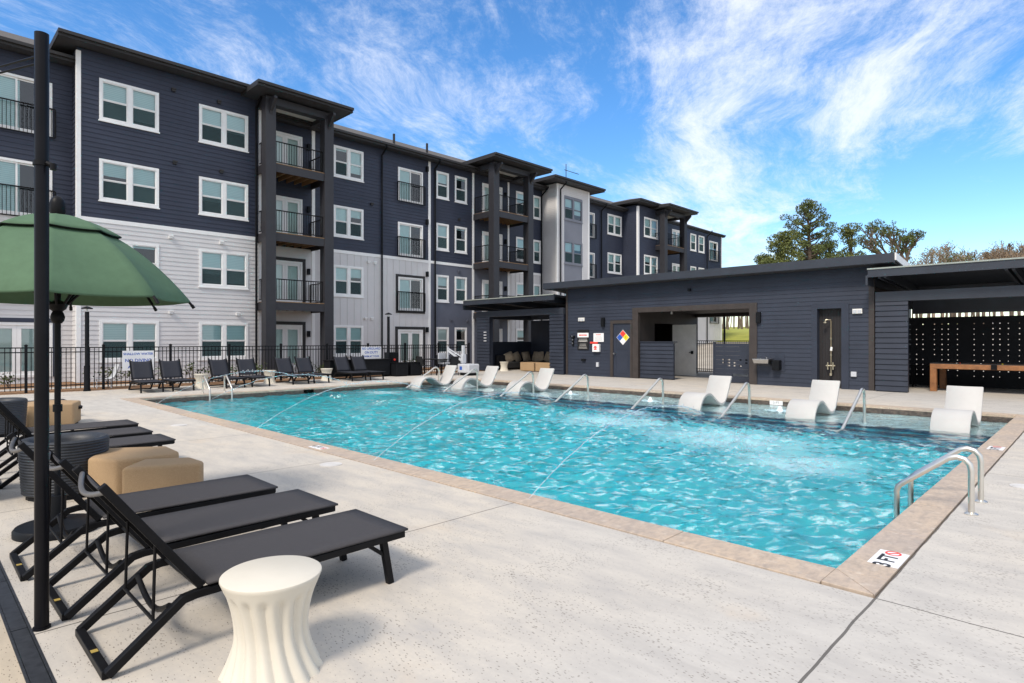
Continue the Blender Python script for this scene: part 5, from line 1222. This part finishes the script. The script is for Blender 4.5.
for i, (x, y) in enumerate(((-23.1, 23.45), (-23.1, 24.05), (-23.05, 24.65), (-22.75, 24.95), (-22.4, 24.95), (-21.9, 24.95))):
    m = MB(); q = .27; N_ = 8; vs = []
    for s_ in (1, -1):
        for a in range(N_+1):
            for c in range(N_+1):
                u, v = 2*a/N_-1, 2*c/N_-1; th = .10*(1-abs(u)**3)*(1-abs(v)**3)+.008; k = 1-.06*(u*u*v*v); vs.append((u*q*k, -s_*th, q+v*q*k))
    n1 = (N_+1)**2; fs = []
    for s_ in range(2):
        for a in range(N_):
            for c in range(N_): i0 = s_*n1+a*(N_+1)+c; f = (i0, i0+1, i0+N_+2, i0+N_+1); fs.append(f if s_ else f[::-1])
    m.add(vs, fs); o = m.build('pillow', 'pillow_tan', smooth=80, solid=0); o.location = (x, y, .43); o.rotation_euler = (R(-18), R(random.uniform(-25, 25)), R((90 if i < 3 else 0)+random.uniform(-25, 25)))
    tag(o, ['tan throw pillow at the far left end of the lounge sofa', 'tan throw pillow second from the left on the sofa', 'tan throw pillow third from the left on the sofa', 'tan throw pillow fourth from the left on the sofa', 'tan throw pillow leaning forward, fifth on the sofa', 'tan throw pillow rightmost on the lounge sofa'][i], 'pillow', 'tan throw pillows on the sofa')
for i, (x0, x1, lb) in enumerate(((-21.45, -20.5, 'square tan ottoman on the left in front of the lounge sofa'), (-20.4, -18.75, 'long tan ottoman bench on the right in front of the lounge sofa'))):
    m = MB(); m.box(x0, x1, 22.4, 23.2, .03, .46); o = m.build('lounge_ottoman', 'burlap', bevel=.03); tag(o, lb, 'ottoman', 'tan ottomans in the lounge')
gtb = thing('game_table', (-2, 23.3, 0), 'long orange wood game table with a black top in the game pavilion', 'table')
m = MB(); x0, x1, y0, y1 = -3.93, -.9, 22.65, 24.35
m.box(x0, x1, y0, y0+.09, .71, .86); m.box(x0, x1, y1-.09, y1, .71, .86); m.box(x0, x0+.09, y0+.091, y1-.091, .71, .86); m.box(x1-.09, x1, y0+.091, y1-.091, .71, .86); m.build('apron', 'orange_wood', gtb, bevel=.008)
m = MB(); m.box(x0+.09, x1-.09, y0+.09, y1-.09, .74, .83); m.box(x0+.0, x1, y0+.0, y0+.16, .862, .885); m.box(x0, x1, y1-.16, y1, .862, .885); m.box(x0, x0+.16, y0+.161, y1-.161, .862, .885); m.box(x1-.16, x1, y0+.161, y1-.161, .862, .885); m.build('playing_surface', 'cloth_black', gtb)
for sx in (x0, x1-.17):
    for sy in (y0, y1-.17): m = MB(); m.box(sx, sx+.17, sy, sy+.17, 0, .709); m.build('leg', 'orange_wood', gtb, bevel=.008)
m = MB(); m.box(-2.42, -2.28, y0-.04, y0-.001, .72, .86); m.build('pocket', 'black_metal', gtb)
for i, (x, y) in enumerate(((-3.3, 23.0), (-3.22, 23.05), (-2.7, 23.0), (-2.2, 23.1))):
    m = MB(); m.lathe([(.001, 0), (.022, .008), (.03, .03), (.022, .052), (.001, .06)], (x, y, .886 if y < 22.8 else .831), 14); o = m.build('game_ball', ['lamp_white', 'sign_red', 'lamp_white', 'sign_yellow'][i], smooth=80); tag(o, ['white ball at the left end of the game table', 'red ball touching the white one on the game table', 'white ball near the middle of the game table', 'yellow ball right of the game table pocket'][i], 'ball')
mb_ = thing('bar_stool', (-4.4, 24.4, 0), 'black stool in the dark left corner of the game pavilion', 'stool')
m = MB(); m.box(-4.75, -4.15, 24.2, 24.8, .70, .75); m.build('seat', 'black_metal', mb_)
for sx in (-4.7, -4.2):
    for sy in (24.25, 24.75): m = MB(); m.tube([(sx, sy, 0), (sx, sy, .7)], .018, square=True); m.build('leg', 'black_metal', mb_)
gc = thing('molded_chair', (-23.9, 4.9, 0), 'light grey molded chair behind the fence near the left path lamp', 'chair')
m = MB()
pr = [(0, .36), (.1, .33), (.3, .30), (.48, .30), (.58, .36), (.66, .55), (.72, .78)]; vs = []
for a, z in pr: vs += [(-23.9-.25, 4.5+a*1.0, z), (-23.9+.25, 4.5+a*1.0, z)]
m.add(vs, [(2*i, 2*i+1, 2*i+3, 2*i+2) for i in range(len(pr)-1)]); m.build('shell', 'lift_grey', gc, smooth=60, solid=.03)
for sx in (-.2, .2):
    for a in (.1, .5): m = MB(); m.tube([(-23.9+sx, 4.5+a, 0), (-23.9+sx*.8, 4.5+a, .3)], .018, 6); m.build('leg', 'lift_grey', gc)

# ================================================================== PLANTS AND TREES
def leaf_cloud(m, centers, n, size, rg, flat_=.5):
    for c, r in centers:
        k = max(3, int(n*r**2))
        d = rg.normal(size=(k, 3)); d /= np.linalg.norm(d, axis=1)[:, None]; rad = r*rg.uniform(.25, 1, k)**.5
        p = d*rad[:, None]*np.array([1, 1, flat_])+np.array(c)
        for q in p:
            a = rg.normal(size=3); a /= np.linalg.norm(a); b_ = np.cross(a, rg.normal(size=3)); b_ /= np.linalg.norm(b_)+1e-9
            s_ = size*rg.uniform(.5, 1.3); a = a*s_; b_ = b_*s_*.55
            m.add([q-a, q+b_*.9, q+a, q-b_*.9], [(0, 1, 2, 3)])
def shrub(x, y, h, r, label, mat='shrub_leaves', group='low green shrubs in the mulch bed'):
    rg = np.random.default_rng(int(abs(x*100+y*37))); t = thing('shrub', (x, y, 0), label, 'shrub', group)
    m = MB()
    for i in range(6):
        a = rg.uniform(0, 6.28); m.tube([(x, y, 0), (x+r*.5*math.cos(a), y+r*.5*math.sin(a), h*.7)], .008, 5)
    m.build('stem', 'bark', t); m = MB(); leaf_cloud(m, [((x+rg.normal()*r*.4, y+rg.normal()*r*.4, h*rg.uniform(.45, .85)), r*.55) for _ in range(7)], 330, .055, rg, .8); m.build('foliage', mat, t)
sl = ['leftmost shrub behind the fence', 'shrub behind the fence under the leftmost ground floor window', 'shrub in the mulch right of that window', 'shrub behind the first pair of fence loungers', 'shrub behind the leftmost drum table', 'taller shrub behind the third lounger', 'shrub behind the fourth lounger at the fence', 'shrub left of the balcony column base', 'shrub right of the balcony column base', 'shrub behind the third lounger pair', 'shrub behind the storage cabinet', 'shrub behind the black planter boxes']
for i, (x, y, h, r) in enumerate(((-26.3, 2.6, .5, .35), (-26.2, 5.4, .6, .45), (-26.2, 6.2, .55, .45), (-25.9, 7.2, .5, .4), (-23.9, 7.6, .75, .4), (-24.0, 8.3, .85, .4), (-26.2, 9.6, .6, .45), (-25.4, 10.7, .6, .4), (-23.9, 11.9, .8, .45), (-24.0, 12.7, .6, .4), (-26.3, 16.3, .6, .45), (-26.5, 19.3, .6, .5))): shrub(x, y, h, r, sl[i])
def branch_tree(par, x, y, h, rg, spread=.5, depth=4, r0=.2, mat='bark', trunk_f=.35, nb=3, lean=0, name='trunk'):
    m = MB(); tips = []
    def grow(p, d, L_, r, k):
        mid = p+d*L_*.5+Vector(rg.normal(size=3))*L_*.05; e = p+d*L_+Vector(rg.normal(size=3))*L_*.06
        m.tube([p, mid, e], [max(r, .03), max(r*.85, .028), max(r*.66, .026)] if h > 3 else [r, r*.85, r*.66], 7 if k > 2 else (5 if k > 1 else 3), caps=False)
        if k == 0: tips.append((e, d)); return
        if k <= 2: tips.append((mid, d))
        for i in range(nb if k > 1 else nb+1):
            a = rg.uniform(0, 6.28); v = Vector((math.cos(a), math.sin(a), rg.uniform(-.1, .9)))
            nd = (d*(1-spread*.6)+v*spread).normalized(); nd.z = nd.z*.9+.12; nd.normalize(); grow(e if i < 2 else p+d*L_*rg.uniform(.5, .95), nd, L_*rg.uniform(.55, .8), r*.6, k-1)
    base_ = Vector((x, y, par.location.z)); grow(base_, Vector((lean, 0, 1)).normalized(), h*trunk_f, r0, depth)
    m.build(name, mat, par, smooth=60); return tips
def gz(y): return hillz(0, y)
# the pine with a rounded layered crown
def at(px, py, d): # world point on the ray of a pixel at camera depth d
    r_ = (px-512)/604; return Vector((d*(-.7011+.7130*r_), d*(.7130+.7011*r_), 1.6+(340-py)*d/604))
def pine(px, d, topy, label, crown0, wid, seed, lobes):
    rg = np.random.default_rng(seed); p = at(px, 340, d); g = gz(p.y); top = at(px, topy, d).z
    t = thing('pine_tree', (p.x, p.y, g), label, 'tree'); m = MB(); tr = MB()
    tr.tube([(p.x, p.y, g), (p.x+.2, p.y, g+(top-g)*.5), (p.x, p.y, top-.6)], [.35, .26, .08], 8, caps=False)
    cs = []
    for i in range(lobes):
        f = crown0+(1-crown0)*((i+.5)/lobes)**.8; z = g+(top-g)*f; q_ = (f-crown0)/(1-crown0); ww = wid*(.45+.55*math.sin(math.pi*min(1, q_*.85+.12)))*(1 if q_ < .8 else math.sqrt(max(.05, 1-((q_-.8)/.22)**2)))
        a = i*2.4+rg.normal()*.3; L_ = ww*rg.uniform(.5, 1.0); e = Vector((p.x+L_*math.cos(a), p.y+L_*math.sin(a), z+rg.uniform(.0, .5)))
        tr.tube([(p.x, p.y, z-.7), (p.x+L_*.5*math.cos(a), p.y+L_*.5*math.sin(a), z-.4), e], [.10, .07, .03], 5, caps=False)
        for q in (1., .78): c = Vector((p.x, p.y, z-.2)).lerp(e, q); cs.append(((c.x+rg.normal()*.2, c.y+rg.normal()*.2, c.z+.1), rg.uniform(.38, .68)))
    leaf_cloud(m, cs, 400, .095, rg, .6); tr.build('trunk', 'bark', t, smooth=60); m.build('crown', 'pine_needles', t)
pine(808, 62, 206, 'tall pine with a rounded layered crown above the pool house roof', .36, 2.8, 1, 58)
def leafy(px, d, topy, label, seed, wid, mat='broad_leaves', dens=380, n=34, name='leafy_tree', low=.35, size=.11):
    rg = np.random.default_rng(seed); p = at(px, 340, d); g = gz(p.y); top = at(px, topy, d).z; h = top-g
    t = thing(name, (p.x, p.y, g), label, 'tree'); m = MB(); cs = []
    tips = None; tr = MB(); tr.tube([(p.x, p.y, g), (p.x+.1, p.y, g+h*.5), (p.x, p.y, top-.5)], [.3, .2, .05], 8, caps=False)
    for i in range(n):
        f = low+(1-low)*rg.uniform(0, 1)**.8; a = rg.uniform(0, 6.28); L_ = wid*rg.uniform(.2, 1)*(1.12-(f-low)/(1-low)*.85); e = (p.x+L_*math.cos(a), p.y+L_*math.sin(a), g+h*f)
        tr.tube([(p.x, p.y, g+h*f*.8), e], [.06, .02], 4, caps=False); cs.append((e, rg.uniform(.45, 1.0)))
    leaf_cloud(m, cs, dens, size, rg, .75); tr.build('trunk', 'bark', t); m.build('crown', mat, t)
leafy(783, 60, 234, 'bushy yellow green tree left of the pine', 2, 2.9, n=52)
leafy(764, 66, 255, 'low green bush tree at the left end of the tree line', 12, 1.7, n=20)
leafy(829, 64, 243, 'loose thin green tree just right of the pine', 3, 1.9, dens=150, n=40)
leafy(851, 60, 227, 'small narrow green tree between the pine and the ivy tree', 4, 1.5, n=26)
leafy(812, 70, 246, 'dense green tree low behind the pine trunk', 13, 3.0, n=40)
def bare(px, d, topy, label, seed, mat, spread, depth, leaves=None, ldens=40, size=.14, r0=.22, tf=.3, nb=3, name='bare_tree', lr=.35, every=1):
    rg = np.random.default_rng(seed); p = at(px, 340, d); g = gz(p.y); top = at(px, topy, d).z; h = top-g
    t = thing(name, (p.x, p.y, g), label, 'tree')
    tips = branch_tree(t, p.x, p.y, h, rg, spread, depth, r0, mat, tf, nb)
    tk = CH[t.name][-1]; mx = max(v.co.z for v in tk.data.vertices); k = h/mx
    for v in tk.data.vertices: v.co.z *= k; v.co.x *= .95; v.co.y *= .95
    if leaves:
        m = MB(); cs = [((p.x+(e.x-p.x)*.95, p.y+(e.y-p.y)*.95, g+(e.z-g)*k), lr*rg.uniform(.6, 1.3)) for e, _ in tips[::every]]
        leaf_cloud(m, cs, ldens, size, rg, .9); m.build('crown', leaves, t)
bare(903, 58, 219, 'ivy covered tree with forked bare limbs above the roof corner', 21, 'bark', .62, 4, 'ivy_leaves', 480, .09, .40, .34, 3, 'ivy_tree', .30, 1)
k = 0
for px, d, ty, lv, lb in ((934, 75, 243, 'rust_leaves', 'bare brown tree just right of the ivy tree'), (951, 80, 247, None, 'bare twiggy tree second right of the ivy tree'), (966, 72, 244, 'broad_leaves', 'half green twiggy tree over the game pavilion'), (984, 78, 246, 'rust_leaves', 'brown twiggy tree over the pavilion rafters'), (1003, 74, 243, 'rust_leaves', 'brown twiggy tree near the right edge'), (1020, 80, 238, None, 'bare tall tree at the right edge'), (1042, 74, 240, 'rust_leaves', 'brown tree beyond the right edge'), (920, 84, 250, None, 'thin bare tree behind the ivy tree'), (943, 90, 250, 'rust_leaves', 'low brown tree between two taller bare trees'), (975, 92, 250, None, 'faint bare tree behind the half green one'), (995, 88, 249, 'broad_leaves', 'olive green twiggy tree among the brown ones'), (1012, 92, 246, 'rust_leaves', 'brown crowned tree behind the right edge trees')):
    k += 1; bare(px, d, ty, lb, 30+k, 'twig_pale' if k % 2 else 'twig', .7, 5, lv, 60, .09, .2, .28, 3, 'bare_tree', .45, 2)
for i, (px, d, ty, lb) in enumerate(((700, 100, 282, 'bare brown tree left in the breezeway view'), (728, 92, 290, 'bare brown tree behind the lawn in the breezeway view'), (742, 98, 285, 'bare brown tree right in the breezeway view'), (757, 94, 288, 'bare brown tree hidden right of the breezeway view'))):
    bare(px, d, ty, lb, 60+i, 'twig', .7, 5, 'rust_leaves', 20, .14, .2, .25, 3, 'bare_tree', .4, 3)
# woods that read as one mass behind the lawn
m = MB(); rg = np.random.default_rng(9); 
for i in range(260):
    x = rg.uniform(-62, 25); y = rg.uniform(98, 125); g = gz(y); h = rg.uniform(6, 9.5); m.tube([(x, y, g), (x+rg.normal()*.5, y, g+h)], [.12, .03], 4, caps=False)
    for j in range(7):
        z = g+h*rg.uniform(.3, .95); m.tube([(x, y, z), (x+rg.normal()*1.3, y+rg.normal()*1.3, z+rg.uniform(.4, 1.8))], [.05, .015], 3, caps=False)
tag(m.build('woods', 'twig'), 'brown leafless woods along the top of the lawn', 'woods', None, 'stuff')
bare(17, 23.0, 346, 'small bare sapling behind the fence at the left edge', 77, 'twig', .5, 4, None, 0, .1, .025, .38, 3, 'sapling')
